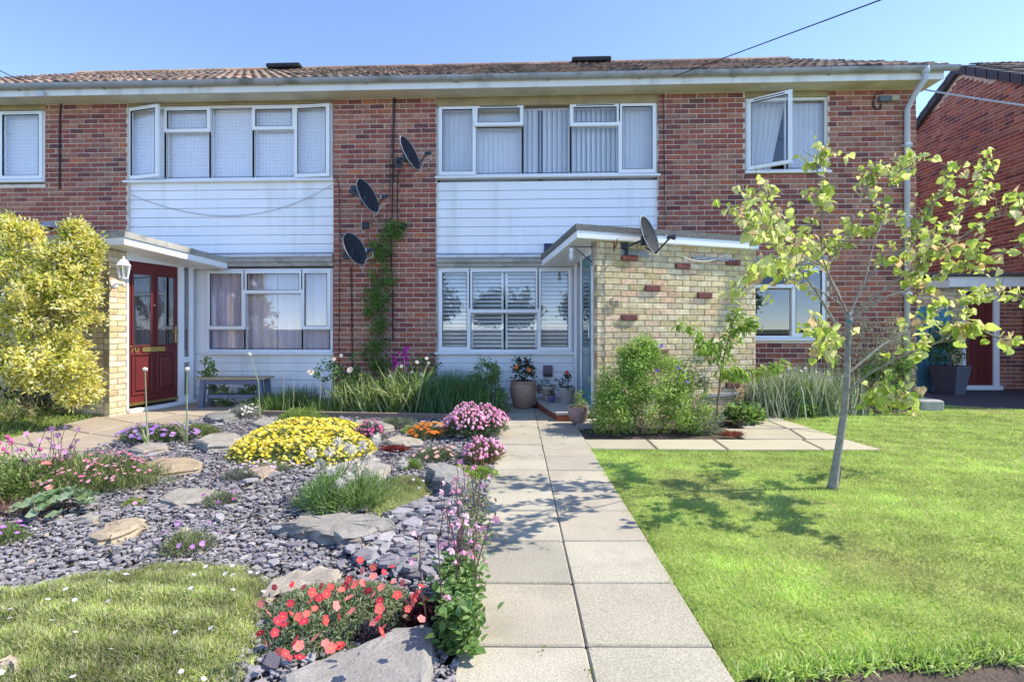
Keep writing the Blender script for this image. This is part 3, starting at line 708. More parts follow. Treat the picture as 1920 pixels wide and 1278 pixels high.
# --- porch of the flat on the right, number 68
pA, pB = c2w(1.05, 6.31), c2w(3.34, 7.02); pQ = (c2w(.93, 7.6)[0], D - .02)
porch = thing('porch', 'buff brick porch numbered 68 with a flat felt roof and a teal door', 'porch', (*c2w(2.2, 6.7), 0))
pw = Brickwork(porch)
dk = [WU(*q, pA, pB) for q in ((1177, 490), (1274, 493), (1366, 496), (1226, 548), (1320, 551), (1178, 605), (1315, 663), (1367, 717), (1233, 660))]
pw.wall(pA, pB, -.05, 2.19, buff=True, dark=dk, label='buff brick front wall with odd dark bricks')
e = (np.array(pQ) - np.array(pA)); eL = np.linalg.norm(e); e /= eL
_u = (np.array(pB) - np.array(pA)) / np.linalg.norm(np.array(pB) - np.array(pA)); _o = np.array(pA) + _u * .012 + np.array([-_u[1], _u[0]]) * .012
pw.wall(tuple(_o + e * .205), tuple(_o), -.05, 2.19, buff=True, phase=1, back=.09)
pw.wall(pB, (pB[0] + .02, D - .005), -.05, 2.19, buff=True, phase=1)
pw.finish(330)
canopy(porch, [c2w(.765, 6.15), c2w(3.36, 6.93), (c2w(3.36, 7.5)[0], D - .012), (c2w(.42, 7.6)[0], D - .012)], [2.385, 2.365, 2.27, 2.215], M['feltg'])
Bq, Lq = basis(pQ, pA)
Lq -= .22
fr = MB()
for a, b in ((.0, .06), (.40, .47), (Lq - .055, Lq)): fr.cbox(a, b, -.01, .06, 0.1, 2.16, .004, M=Bq)
for z0_, z1_ in ((.1, .17), (2.08, 2.16)): fr.box(.06, .40, -.008, .058, z0_, z1_, M=Bq).box(.47, Lq - .055, -.008, .058, z0_ if z0_ > 1 else .1, z1_ if z0_ > 1 else .13, M=Bq)
fr = fr.build('door_frame', M['upvc'], porch)
MB().box(.06, .40, .02, .028, .17, 2.08, M=Bq).build('pane', M['glassd'], fr)
dr = MB().cbox(.475, Lq - .06, -.002, .045, .135, 2.075, .004, M=Bq).build('door', M['teal'], porch)
MB().box(.58, Lq - .17, -.006, .0, .35, 1.95, M=Bq).build('glazing', M['glassd'], dr)
MB().cbox(Lq - .14, Lq - .11, -.03, -.002, 1.0, 1.2, .004, (.6, .6, .6), M=Bq).build('handle', M['metal'], dr)
# number 68, timber battens left on the wall, brackets
Bf, Lf = basis(pA, pB)
STEEL = (.30, .28, .25)
for ch, q in (('6', (1145, 572)), ('8', (1155, 576))):
    u_, z_ = WU(*q, pA, pB); link('house_number', text_mesh(ch, .125, .006, M['metal_n'] if 'metal_n' in M else M.setdefault('metal_n', mat('number_metal', (.20, .18, .15), .4, .2, 40, metal=.6)), 'house_number'), porch, M=on_plane(Bf, u_, -.018, z_))
for (a, b, py, tl) in ((1297, 1377, 484, 0), (1317, 1383, 741, 0)):
    u0, z_ = WU(a, py, pA, pB); u1, _ = WU(b, py, pA, pB)
    bt = MB().cbox(u0, u1, -.024, -.001, z_ - .022, z_ + .022, .003, (.36, .36, .36), M=Bf).build('batten', M['wood'], porch)
    for uu in (u0 + .04, u1 - .05): MB().lathe([(.006, 0), (.006, .006)], Bf @ Vector((uu, -.024, z_)), 6, (.05, .05, .05), M=Matrix.Rotation(R(90), 3, 'X')).build('screw', M['metal'], bt)
u_, z_ = WU(1151, 458, pA, pB)
MB().cbox(u_ - .006, u_ + .006, -.006, -.001, z_ - .10, z_ + .10, .001, M=Bf).tube([Bf @ Vector((u_, -.005 - k * .01, z_ - .08 + .014 * k + .03 * math.sin(k * .9))) for k in range(9)], .005, 6).build('rusty_hook', mat('rust', (.09, .035, .02), .9, .3, 60), porch)
wc = [Bf @ Vector((WU(1245, 450, pA, pB)[0] + t_ * 1.03, -.03 - .01 * math.sin(t_ * 3), 2.185 - .18 * 4 * t_ * (1 - t_) * (.9 + .2 * t_))) for t_ in np.linspace(0, 1, 20)]
MB().tube(wc, .004, 5, (.75, .72, .66)).build('cable', M['vc'], porch)
# --- step
st = thing('door_step', 'low brick step with a stone top at the right-hand front door', 'step', G(1060, 785))
sp = [G(*q)[:2] for q in ((1004, 762), (1044, 789), (1118, 789))] + [(pQ[0] + .25, D - .02), (fx(1010), D - .02)]
MB().prism(sp, -.05, .075, (.30, .085, .05)).build('riser', M['brick'], st)
c_ = np.mean(sp, 0); MB().prism([tuple(c_ + (np.array(q) - c_) * 1.02) for q in sp], .076, .105, (.44, .42, .37)).build('tread', M['slab'], st)
MB().prism([G(1080, 800)[:2], G(1122, 800)[:2], G(1125, 789)[:2], G(1096, 789)[:2]], -.05, .03, (.40, .38, .34)).build('kerb_stone', M['slab'], st)

# --- porch of the flat on the left, number 70
qC = np.array(c2w(-5.15, 6.55)); qQ = np.array(c2w(-4.83, 7.95)); qQ = qC + (qQ - qC) * (D - .03 - qC[1]) / (qQ[1] - qC[1])
cl_, sl_ = math.cos(R(14)), math.sin(R(14))
dirl = np.array(c2w(-cl_, sl_)); qL = qC + dirl * 2.35
porch2 = thing('porch', 'buff brick porch with a dark red door numbered 70', 'porch', (*qC, 0))
pw2 = Brickwork(porch2)
Bd, Ld = basis(qC, qQ)
pw2.wall(tuple(qL), tuple(qC + dirl * .012 + np.array([0, .004])), -.05, 2.17, buff=True, dark=[WU(q[0], q[1], qL, qC) for q in ((158, 612), (135, 668))], label='buff brick wall half hidden by the yellow shrub')
pw2.wall(tuple(qC + (qQ - qC) / Ld * .002), tuple(qC + (qQ - qC) / Ld * .23), -.05, 2.17, buff=True, phase=1, label='sunlit end of the porch wall')
pw2.wall(tuple((qL[0] - .02, D - .005)), tuple(qL), -.05, 2.17, buff=True, phase=1)
pw2.finish(300)
cf = np.array(c2w(-4.84, 6.40)); canopy(porch2, [tuple(cf + dirl * 2.9), tuple(cf), (c2w(-4.32, 7.85)[0], D - .012), ((cf + dirl * 2.9)[0] - .1, D - .012)], [2.31, 2.345, 2.20, 2.2], M['concrete'])
fr = MB(); a0 = .235; ad1 = .235 + .80
for a, b in ((a0, a0 + .03), (ad1, ad1 + .10), (Ld - .07, Ld)): fr.cbox(a, b, .0, .07, .05, 2.16, .004, M=Bd)
fr.box(a0 + .03, ad1, .001, .069, 2.03, 2.16, M=Bd).box(ad1 + .10, Ld - .07, .001, .069, 2.06, 2.16, M=Bd).box(ad1 + .10, Ld - .07, .001, .069, .62, .70, M=Bd).box(ad1 + .10, Ld - .07, .001, .069, .05, .13, M=Bd)
fr.cbox(a0 - .0, Ld, -.06, .07, .0, .05, .006, M=Bd)
fr = fr.build('door_frame', M['upvc'], porch2)
MB().box(ad1 + .1, Ld - .07, .03, .036, .13, .62, M=Bd).build('pane', M['glassd'], fr); MB().box(ad1 + .1, Ld - .07, .03, .036, .70, 2.06, M=Bd).build('pane', M['glassd'], fr)
da, db = a0 + .032, ad1 - .002
dr = MB().cbox(da, db, .02, .065, .085, 2.028, .004, (1, 1, 1), M=Bd).build('door', M['door'], porch2, label='dark red panelled front door')
W_ = db - da
for k in range(2):
    x0 = da + .07 + k * (W_ / 2 - .015); x1 = x0 + W_ / 2 - .13
    m_ = MB()
    for zz0, zz1 in ((.90, 1.86), (.25, .76)):
        for q in ((x0 - .025, x1 + .025, zz1, zz1 + .025), (x0 - .025, x1 + .025, zz0 - .025, zz0), (x0 - .025, x0, zz0, zz1), (x1, x1 + .025, zz0, zz1)): m_.cbox(q[0], q[1], .002, .022, q[2], q[3], .006, M=Bd)
    m_.cbox(x0 + .03, x1 - .03, .006, .022, .28, .73, .01, M=Bd); m_.build('panel', M['door'], dr)
    MB().box(x0, x1, .014, .02, .90, 1.86, M=Bd).build('glazing', M['glassd'], dr)
BR = mat('brass', (.55, .40, .13), .32, .15, 30, metal=.85)
MB().cbox(da + .20, da + .55, .0, .02, .80, .87, .006, M=Bd).build('letter_plate', BR, dr)
MB().cbox(db - .055, db - .025, .0, .02, .92, 1.16, .005, M=Bd).tube([Bd @ Vector((db - .04, .0, 1.08)), Bd @ Vector((db - .04, -.045, 1.08)), Bd @ Vector((db - .15, -.045, 1.08))], .009, 6).build('handle', BR, dr)
MB().box(da, db, .0, .02, .09, .125, (.5, .4, .2), M=Bd).build('weather_bar', BR, dr)
MB().lathe([(.012, 0), (.012, .012), (.004, .014)], Bd @ Vector(((da + db) / 2, .02, 1.45)), 10, (.7, .7, .7), M=Bd.to_3x3() @ Matrix.Rotation(R(90), 3, 'X')).build('spyhole', M['metal'], dr)
link('house_number', text_mesh('70', .13, .004, BR, 'house_number'), dr, M=on_plane(Bd, da + .085, .014, .80))
Bl, _ = basis(qL, qC)
u_, z_ = WU(184, 560, qL, qC)
bl = MB().cbox(u_ - .03, u_ + .03, -.02, 0, z_ - .075, z_ + .075, .005, (.02, .02, .02), M=Bl).build('doorbell', M['vc'], porch2)
MB().box(u_ - .015, u_ + .015, -.024, -.02, z_ - .05, z_ - .01, (.7, .7, .7), M=Bl).build('button', M['vc'], bl)
# white lantern
lo = A(232, 510, 6.42); lx, ly, lz = lo
lt = thing('wall_lantern', 'white traditional lantern on the porch beside the red door', 'lamp', (lx, ly, lz - .1))
WH = (.8, .8, .8)
MB().lathe([(.055, .17), (.075, .165), (.085, .15), (.06, .19), (.03, .23), (.012, .235), (.016, .25), (.0, .27)], (lx, ly, lz - .07), 6, WH).build('cap', M['vc'], lt)
MB().lathe([(.03, -.03), (.05, -.012), (.05, 0)], (lx, ly, lz - .07), 6, WH).build('base', M['vc'], lt)
m_ = MB()
for k in range(6):
    a = k * math.pi / 3; m_.tube([(lx + .047 * math.cos(a), ly + .047 * math.sin(a), lz - .07), (lx + .073 * math.cos(a), ly + .073 * math.sin(a), lz + .09)], .005, 5, WH)
m_.build('frame', M['vc'], lt)
MB().lathe([(.044, 0), (.07, .155)], (lx, ly, lz - .07), 6, WH, cap=False).build('glass', M['glass'], lt)
wp = Vector((*qC, lz - .13)) + Vector((0, -.005, 0)); bx = Bd @ Vector((.06, 0, 0))
MB().lathe([(.0, 0), (.055, 0), (.055, .015), (.03, .03)], Vector((bx.x, bx.y, lz - .13)), 14, WH, M=Bd.to_3x3() @ Matrix.Rotation(R(90), 3, 'X')).tube([(bx.x, bx.y, lz - .13), (lx + .01, ly, lz - .16), (lx, ly, lz - .10)], .011, 7, WH).build('arm', M['vc'], lt)
# scroll bracket with a hanging jar lamp
jb = Vector(A(1110, 475, 6.34)); jt = Vector(A(1071, 462, 6.30))
bk = thing('bracket_lamp', 'black scroll bracket with a hanging glass jar lamp at the right-hand porch', 'lamp', jb)
sc1 = [(jt.x + .02 * math.cos(a) * (1 - k / 14), jt.y, jt.z - .02 + .02 * math.sin(a) * (1 - k / 14)) for k, a in enumerate(np.linspace(1.57, 7.5, 12))]
MB().tube([(jb.x, jb.y, jb.z + .16), (jb.x, jb.y, jb.z - .16)], .007, 6).tube([(jb.x, jb.y, jt.z), tuple(jt)], .006, 6).tube([(jb.x, jb.y, jb.z - .11), (jt.x + .05, jt.y, jt.z - .02)], .006, 6).tube(sc1, .004, 5).build('bracket', M['black'], bk)
jc = (jt.x, jt.y, jt.z - .17)
MB().lathe([(.018, .14), (.022, .12), (.022, .10), (.045, .03), (.05, 0), (.03, -.012), (.0, -.012)], jc, 14, (.8, .8, .8), cap=False).build('jar', M['glass'], bk)
MB().lathe([(.02, .15), (.024, .145), (.024, .10), (.02, .095)], jc, 12, (.75, .75, .75)).lathe([(.0, .10), (.02, .09), (.026, .05), (.016, .015), (.0, .01)], jc, 10, (.75, .72, .66)).build('bulb', M['vc'], bk)

# ------------------------------------------------------------------ satellite dishes
def dish(label, c, yaw, tilt, size, wallpt, front=(.055, .062, .075), grp='satellite dishes'):
    t = thing('satellite_dish', label, 'satellite dish', wallpt, grp)
    Mx = Matrix.Translation(c) @ Matrix.Rotation(yaw, 4, 'Z') @ Matrix.Rotation(-tilt, 4, 'Y')
    n = 24; V = []; rings = [.02, .3, .55, .8, .95, 1.]
    for off in (0, -.006):
        for r in rings:
            for k in range(n):
                a = 2 * math.pi * k / n; V.append([.07 * size / .25 * r * r + off, size * .92 * r * math.cos(a), size * 1.06 * r * math.sin(a)])
    V = np.array(V) @ np.array(Mx.to_3x3()).T + np.array(Mx.translation); m = len(rings) * n
    q = []
    for i in range(len(rings) - 1):
        for k in range(n):
            j = (k + 1) % n; q += [[i * n + k, i * n + j, i * n + n + j, i * n + n + k], [m + i * n + j, m + i * n + k, m + i * n + n + k, m + i * n + n + j]]
    b = MB().add(V, [q, [list(range(n - 1, -1, -1))]], front)
    b.build('reflector', M['dish'] if front[0] < .07 else M['vc'], t, smooth=True)
    rim = [Mx @ Vector((.07 * size / .25, size * .92 * math.cos(a), size * 1.06 * math.sin(a))) for a in np.linspace(0, 2 * math.pi, 33)]
    MB().tube(rim, .006, 5, (.30, .31, .31)).build('rim', M['vc'], t)
    lnb = Mx @ Vector((.30 * size / .25 * 1.05, 0, -size * .55)); ft = Mx @ Vector((.06, 0, -size * 1.02))
    DK = (.03, .04, .055)
    MB().tube([Mx @ Vector((-.03, 0, -size * .5)), ft, lnb], .011, 6, DK).build('arm', M['vc'], t)
    dv = (Mx @ Vector((0, 0, 0)) - lnb).normalized()
    MB().tube([lnb - dv * .06, lnb + dv * .035], [.024, .024], 10, DK).tube([lnb + dv * .036, lnb + dv * .05], [.026, .024], 10, (.7, .7, .7)).tube([lnb - dv * .03 + Vector((0, 0, -.03)), lnb - dv * .03 + Vector((.02, 0, .03))], .018, 6, DK).build('receiver', M['vc'], t)
    w = Vector(wallpt); bk_ = Mx @ Vector((-.02, 0, -.02))
    MB().tube([w, w + Vector((0, -.10, 0)), bk_], .014, 8, DK).cbox(w.x - .05, w.x + .05, w.y - .012, w.y - .001, w.z - .08, w.z + .08, .004, DK).cbox(bk_.x - .035, bk_.x + .03, bk_.y - .04, bk_.y + .03, bk_.z - .07, bk_.z + .05, .006, DK).build('mount', M['vc'], t)
    cb = [lnb - dv * .05, lnb - dv * .04 + Vector((.02, 0, -.09)), lnb + Vector((-.06, .02, -.14)), ft + Vector((.05, .03, -.04)), ft + Vector((-.04, .12, -.02)), (ft.x - .05, w.y - .01, ft.z - .12)]
    MB().tube(cb, .0045, 5, (.6, .6, .58)).build('cable', M['vc'], t)
    return t
for lb, px, py, wx, wy, s_, yw in (('highest of three dark satellite dishes on the brick pier', 762, 291, 748, 305, .245, -17), ('middle satellite dish on the brick pier, with a white cable loop', 683, 371, 664, 358, .245, -18), ('lowest satellite dish on the brick pier, beside the climbing plant', 660, 470, 650, 476, .235, -24)):
    cc = A(px, py, 7.33); wz = FP(wx, wy)
    dish(lb, cc, R(yw), R(22), s_, (wz[0], D, wz[1]))
cc = A(1209, 445, 6.22); wu, wz = WU(1170, 466, pA, pB); wp = Bf @ Vector((wu, 0, wz))
dish('grey satellite dish on the front wall of the buff porch', cc, R(-36), R(18), .235, wp, front=(.035, .037, .042))
MB().cbox(wu - .05, wu + .35, -.012, -.001, wz - .1, wz - .02, .003, (.33, .33, .34), M=Bf).build('mounting_board', M['wood'], porch)

# small fittings and cables on the facade
def fit(name, px, py, w, h, d, col, m='vc', parent=house, b=.005):
    x, z = FP(px, py); return MB().cbox(x - w / 2, x + w / 2, D - d, D - .001, z - h / 2, z + h / 2, b, col).build(name, M[m], parent)
fit('junction_box', 686, 423, .10, .10, .04, (.012, .014, .02)); fit('junction_box', 755, 425, .10, .10, .04, (.012, .014, .02))
fit('junction_box', 1655, 188, .15, .07, .06, (.10, .13, .16)); fit('junction_box', 1676, 186, .11, .07, .05, (.42, .40, .30))
x, z = FP(98, 421); MB().add([[x - .1, D, z + .05], [x + .1, D, z + .05], [x + .1, D - .14, z - .03], [x - .1, D - .14, z - .03], [x - .1, D, z - .06], [x + .1, D, z - .06], [x + .1, D - .13, z - .06], [x - .1, D - .13, z - .06]],
    [[[0, 3, 2, 1], [3, 7, 6, 2], [0, 4, 7, 3], [1, 2, 6, 5]]], (.42, .43, .45)).build('flue_cowl', M['vc'], house)
x, z = FP(1027, 695, YBAY); MB().cbox(x - .07, x + .07, YBAY - .06, YBAY - .012, z - .085, z + .085, .008, (.16, .11, .13)).box(x - .06, x + .06, YBAY - .063, YBAY - .06, z - .08, z - .04, (.02, .02, .02)).build('air_vent', M['vc'], house)
x, z = FP(1040, 463, YBAY); MB().box(x - .16, x + .0, YBAY - .03, YBAY - .016, z - .09, z + .05, (.02, .03, .08)).build('flashing_patch', M['vc'], house)
def wire(pts, r=.0055, y=-.012, m='black', col=(.02, .02, .02), name='cable'):
    P = []
    for px, py in pts: x, z = FP(px, py); P.append((x, D + y, z))
    return MB().tube(P, r, 5, col).build(name, M[m], house)
wire([(743, 146), (740, 200), (737, 300), (736, 380), (734, 480), (737, 560), (737, 640)], .011); wire([(738, 160), (735, 260), (730, 360), (722, 430)], .006, m='vc', col=(.12, .05, .06))
wire([(748, 318), (746, 340), (746, 420)], .008); wire([(632, 335), (637, 350), (638, 440), (637, 600), (636, 700)], .006)
wire([(659, 500), (660, 560), (661, 690)], .008); wire([(116, 195), (114, 212), (113, 260), (113, 355)], .012); wire([(1243, 170), (1245, 300), (1247, 425)], .005)
wire([(679, 400), (678, 430), (682, 436), (688, 430)], .005, m='vc', col=(.6, .6, .58))
wire([(1636, 190), (1637, 200), (1642, 206), (1650, 204), (1650, 195)], .012); wire([(1636, 190), (1640, 178), (1660, 172)], .006)
P = []
for t_ in np.linspace(0, 1, 24):
    px = 240 + (622 - 240) * t_; py = 363 + (345 - 363) * t_ + 190 * t_ * (1 - t_) * (.95 + .2 * t_) ; x, z = FP(px, py); P.append((x, YBAY - .03, z))
MB().tube(P, .004, 5, (.25, .22, .2)).build('cable', M['vc'], house)
def span(p, q, sag, r, name, label, tw=False):
    p, q = np.array(p), np.array(q); P = []
    for t_ in np.linspace(0, 1, 40): P.append(p + (q - p) * t_ - np.array([0, 0, sag * 4 * t_ * (1 - t_)]))
    o = MB().tube(P, r, 6).build(name, M['black' if not tw else 'pipe']); tag(o, label, 'cable'); return o
span((fx(1722), D - .1, fz(1722, 174)), A(2300, 235, 5.0), .05, .012, 'service_cable', 'thick grey service cable from the eaves corner to the right', True)
span((fx(1262, YE), YE - .03, Z_SOF + .08), A(1760, -40, 4.0), .0, .006, 'overhead_wire', 'thin black overhead wire rising from the gutter to the upper right')
span((fx(40, YE), YE - .03, Z_SOF + .22), A(-300, -10, 5.0), .0, .006, 'overhead_wire', 'thin black wire rising from the roof edge at the far left')
x, z = FP(80, 180, YE); MB().cbox(x - .05, x + .06, YE - .06, YE - .001, z - .03, z + .05, .004, (.5, .52, .55)).build('cable_box', M['vc'], house)

# ------------------------------------------------------------------ neighbouring house on the right
xn = c2w(9.6, 11.0)[0]; yr = c2w(9.6, 10.97)[1]; zr = 6.70
nb = thing('neighbouring_house', 'red brick gable end of the next house, behind the tree at right', 'house', (xn, yr, 0))
nw = Brickwork(nb); y0n, y1n = 14.6, 8.2
nw.wall((xn, y0n), (xn, y1n), -.06, zr - .1, top=lambda u_: zr - .1 - .63 * abs(u_ - (y0n - yr)), phase=0, label='red brick gable wall')
nw.wall((xn, y1n), (xn + 5, y1n), -.06, zr - .1 - .63 * (yr - y1n), phase=1)
nw.finish(300)
rf = MB()
for s_, ye in ((-1, y1n - .35), (1, y0n + .35)):
    L_ = abs(ye - yr); V = [[xn + dx, yy, zz + dz] for dz in (-.02, .05) for dx, yy, zz in ((-.07, yr, zr), (6, yr, zr), (6, ye, zr - .63 * L_), (-.07, ye, zr - .63 * L_))]
    rf.add(V, [[[0, 1, 2, 3], [4, 7, 6, 5], [0, 3, 7, 4], [2, 6, 7, 3][::-1], [0, 4, 5, 1]]], (.26, .14, .10))
rf = rf.build('roof', M['tile'], nb)
vm = MB()
for s_, ye in ((-1, y1n - .35), (1, y0n + .35)):
    n_ = int(abs(ye - yr) / .25)
    for k in range(n_):
        ya = yr + s_ * k * .25; yb_ = ya + s_ * .27; za = zr - .63 * abs(ya - yr); zb_ = zr - .63 * abs(yb_ - yr)
        V = [[xn + dx, yy, zz + dz] for dz in (-.19, .0) for dx in (-.10, .3) for yy, zz in ((ya, za + .06), (yb_, zb_ + .085))]
        vm.add(V, [[[0, 1, 5, 4], [4, 5, 7, 6], [0, 2, 3, 1], [1, 3, 7, 5], [0, 4, 6, 2], [2, 6, 7, 3]]], (.055, .058, .065) if k % 1 == 0 else (.2, .1, .08))
vm.build('verge_tiles', M['vcr'], rf)
tile_course_mesh(xn + .15, xn + 6, y1n - .35, zr - .63 * abs(y1n - .35 - yr) + .06, math.atan(.63), (yr - y1n + .35) / math.cos(math.atan(.63)), TILES).build('roof_tiles', M['tile'], rf, kind='stuff')
# its porch: flat roof, red door, brick wall
yp_ = 9.95
def pxn(px, y=yp_): return fx(px, y)
np_ = thing('neighbouring_porch', 'shaded flat-roofed porch with a red door, right of the blue gate', 'porch', (pxn(1840), yp_, 0))
nq = Brickwork(np_)
nq.wall((pxn(1874), yp_), (xn + .1, yp_), -.06, 1.98, label='shaded red brick porch wall'); nq.wall((pxn(1720, yp_ - .25), yp_ - .25), (pxn(1792, yp_ - .25), yp_ - .25), 1.50, 1.86, buff=True, label='buff brickwork over the blue gate')
nq.wall((pxn(1783), yp_ - .02), (pxn(1803), yp_ - .02), -.06, 1.98, buff=True)
nq.finish(300)
MB().cbox(pxn(1778, yp_ - .3), xn + .1, yp_ - .3, yp_ + 1.6, 1.88, 2.07, .006).build('fascia', M['upvc'], np_); MB().cbox(pxn(1715, yp_ - .3), pxn(1778, yp_ - .3) - .003, yp_ - .34, yp_ + 1.5, 1.86, 2.0, .006, (.62, .53, .46)).build('fascia', M['vc'], np_)
MB().cbox(pxn(1712, yp_ - .3), xn + .12, yp_ - .38, yp_ + 1.65, 2.072, 2.13, .006).build('felt_roof', M['felt'], np_)
MB().cbox(pxn(1803), pxn(1809), yp_ - .03, yp_ + .06, -.02, 1.9, .004).cbox(pxn(1861), pxn(1872), yp_ - .03, yp_ + .06, -.02, 1.9, .004).cbox(pxn(1800), pxn(1876), yp_ - .06, yp_ + .06, -.03, .06, .004).box(pxn(1809), pxn(1861), yp_ - .02, yp_ + .05, 1.82, 1.9).build('door_frame', M['upvc'], np_)
dr = MB().cbox(pxn(1809) + .001, pxn(1861) - .001, yp_, yp_ + .05, .06, 1.82, .004).build('door', M['door'], np_)
for px in (1822, 1835, 1848): MB().box(pxn(px) - .006, pxn(px) + .006, yp_ - .008, yp_ - .001, .12, 1.76).build('rib', M['door'], dr)
gt = thing('garden_gate', 'turquoise blue boarded gate between the two houses', 'gate', (pxn(1745), yp_ - .3, 0))
gx_ = [fx(p, yp_ - .3) for p in np.linspace(1712, 1782, 8)]
for i in range(7): MB().cbox(gx_[i] + .004, gx_[i + 1] - .004, yp_ - .32 - (.03 if i == 3 else 0), yp_ - .28, -.03, 1.52 + random.uniform(-.01, .01), .006, (.075, .26, .36)).build('plank', M['wood'], gt)
MB().lathe([(.02, 0), (.03, .01), (.02, .02)], (gx_[2] + .05, yp_ - .33, .86), 10, (.02, .02, .02), M=Matrix.Rotation(R(90), 3, 'X')).build('latch', M['vc'], gt)
# tapered planter with a bay shrub
pc = Vector((fx(1781, 9.25), 9.25, -.02))
pl = thing('planter', 'tall tapered grey planter with a leafy shrub before the red door', 'planter', pc)
def sq(h, z): return [[pc.x - h, pc.y - h, pc.z + z], [pc.x + h, pc.y - h, pc.z + z], [pc.x + h, pc.y + h, pc.z + z], [pc.x - h, pc.y + h, pc.z + z]]
rot = Matrix.Translation(pc) @ Matrix.Rotation(R(25), 4, 'Z') @ Matrix.Translation(-pc)
V = np.array(sq(.15, 0) + sq(.215, .50) + sq(.19, .50) + sq(.18, .42)); V = V @ np.array(rot.to_3x3()).T + np.array(rot.translation)
MB().add(V, [[[k * 4 + i, k * 4 + (i + 1) % 4, k * 4 + 4 + (i + 1) % 4, k * 4 + 4 + i] for k in range(3) for i in range(4)], [[12, 13, 14, 15]]], (.085, .09, .11)).build('pot', M['pot'], pl)
# ------------------------------------------------------------------ plants: helpers
GRN = [(.10, .19, .035), (.14, .25, .05), (.07, .14, .03)]
def ppm(px, py): return FPX / ((CH) * FPX / (py - HZ))         # pixels per metre on the ground there
def leaves(mb, P, Dv, L, W, cols, tmpl=LEAF, Nv=None, jit=.2, fold=None):
    n = len(P); Nv = rdir(n) * .6 + UP if Nv is None else Nv
    L = L * rng.uniform(1 - jit, 1 + jit, n); W = W * rng.uniform(1 - jit, 1 + jit, n)
    mb.inst(tmpl[0], tmpl[1], frames(Dv, Nv), np.stack([L, W, L], 1), P, cols); return mb
def flowers(mb, P, Nv, r, cols, ccols, tmpl=FLOWER, jit=.2):
    n = len(P); rr = r * rng.uniform(1 - jit, 1 + jit, n)
    mb.inst(tmpl[0], tmpl[1], frames(np.cross(Nv, rdir(n)), Nv), rr, P, cols, ccols, tmpl[2]); return mb
def dome(n, c, rx, ry, h, shell=.75, thmax=1.45):
    ph = rnd(n, 0, 2 * math.pi); th = np.arccos(rnd(n, math.cos(thmax), 1)); r = rnd(n, shell, 1.0) * (1 + .12 * np.sin(ph * 3 + 1) + .08 * np.sin(ph * 7 + th * 5))
    o = np.stack([np.sin(th) * np.cos(ph), np.sin(th) * np.sin(ph), np.cos(th)], 1)
    return np.array(c) + o * r[:, None] * np.array([rx, ry, h]), norm(o / np.array([rx, ry, h]))
def edge_dist(P, poly):
    q = np.array([p[:2] for p in poly]); d = np.full(len(P), 9.)
    for i in range(len(q)):
        a, b = q[i], q[(i + 1) % len(q)]; ab = b - a; t = np.clip(((P - a) @ ab) / (ab @ ab + 1e-9), 0, 1); d = np.minimum(d, np.linalg.norm(P - (a + t[:, None] * ab), axis=1))
    return d
def bumpy(P, s=5.): return .5 + .25 * np.sin(P[:, 0] * s + 1.3 * np.sin(P[:, 1] * s * .7)) + .25 * np.sin(P[:, 1] * s * 1.3 + P[:, 0] * 2.1)
def matpts(pxpoly, n, h, rise=.14):
    poly = [G(*p) for p in pxpoly]; P = sample_poly(poly, n); d = edge_dist(P, poly)
    z = h * (1 - np.exp(-d / rise)) * (.75 + .4 * bumpy(P, 9.)); return np.column_stack([P, z]), d, poly
def hull(P3, name, parent, h, poly, col, m='leaf'):
    """a solid soil-coloured cushion under a mat so that no ground shows through"""
    q = np.array([p[:2] for p in poly]); c = q.mean(0); n = len(q)
    V = [[*p, -.02] for p in q] + [[*(c + (p - c) * .8), h * .55] for p in q] + [[*(c + (p - c) * .4), h * .72] for p in q]
    MB().add(V, [[[k * n + i, k * n + (i + 1) % n, (k + 1) * n + (i + 1) % n, (k + 1) * n + i] for k in range(2) for i in range(n)], [list(range(2 * n, 3 * n))]], col).build(name, M[m], parent)
def clumpy(mb, lumps, ncl, nlf, cr, L, W, cols, w=None, tmpl=LEAF, out=.8, up=.3, jit=.25, seedshell=.75):
    """leaf clusters spread over ellipsoidal lumps: light and dark clumps with gaps between"""
    for (c, r) in lumps:
        k = max(4, int(ncl)); C, O = dome(k, c, r[0], r[1], r[2], seedshell, 2.6)
        for ci, o in zip(C, O):
            n = int(nlf * rng.uniform(.6, 1.3)); P = ci + rng.normal(size=(n, 3)) * cr * .55
            Dv = norm(rdir(n) + o * out + UP * up); leaves(mb, P, Dv, L, W, pal(n, cols, .2, w) * rng.uniform(.8, 1.15), tmpl, Nv=norm(rdir(n) * .7 + UP * .8 + o * .5), jit=jit)
    return mb
def stems(mb, starts, ends, r0, r1, col, n=3, bow=.1):
    for a, b in zip(starts, ends):
        a, b = np.array(a), np.array(b); m = (a + b) / 2 + rng.normal(size=3) * bow * np.linalg.norm(b - a) * .5
        mb.tube([a, m, b], [r0, (r0 + r1) / 2, r1], n, col)
    return mb

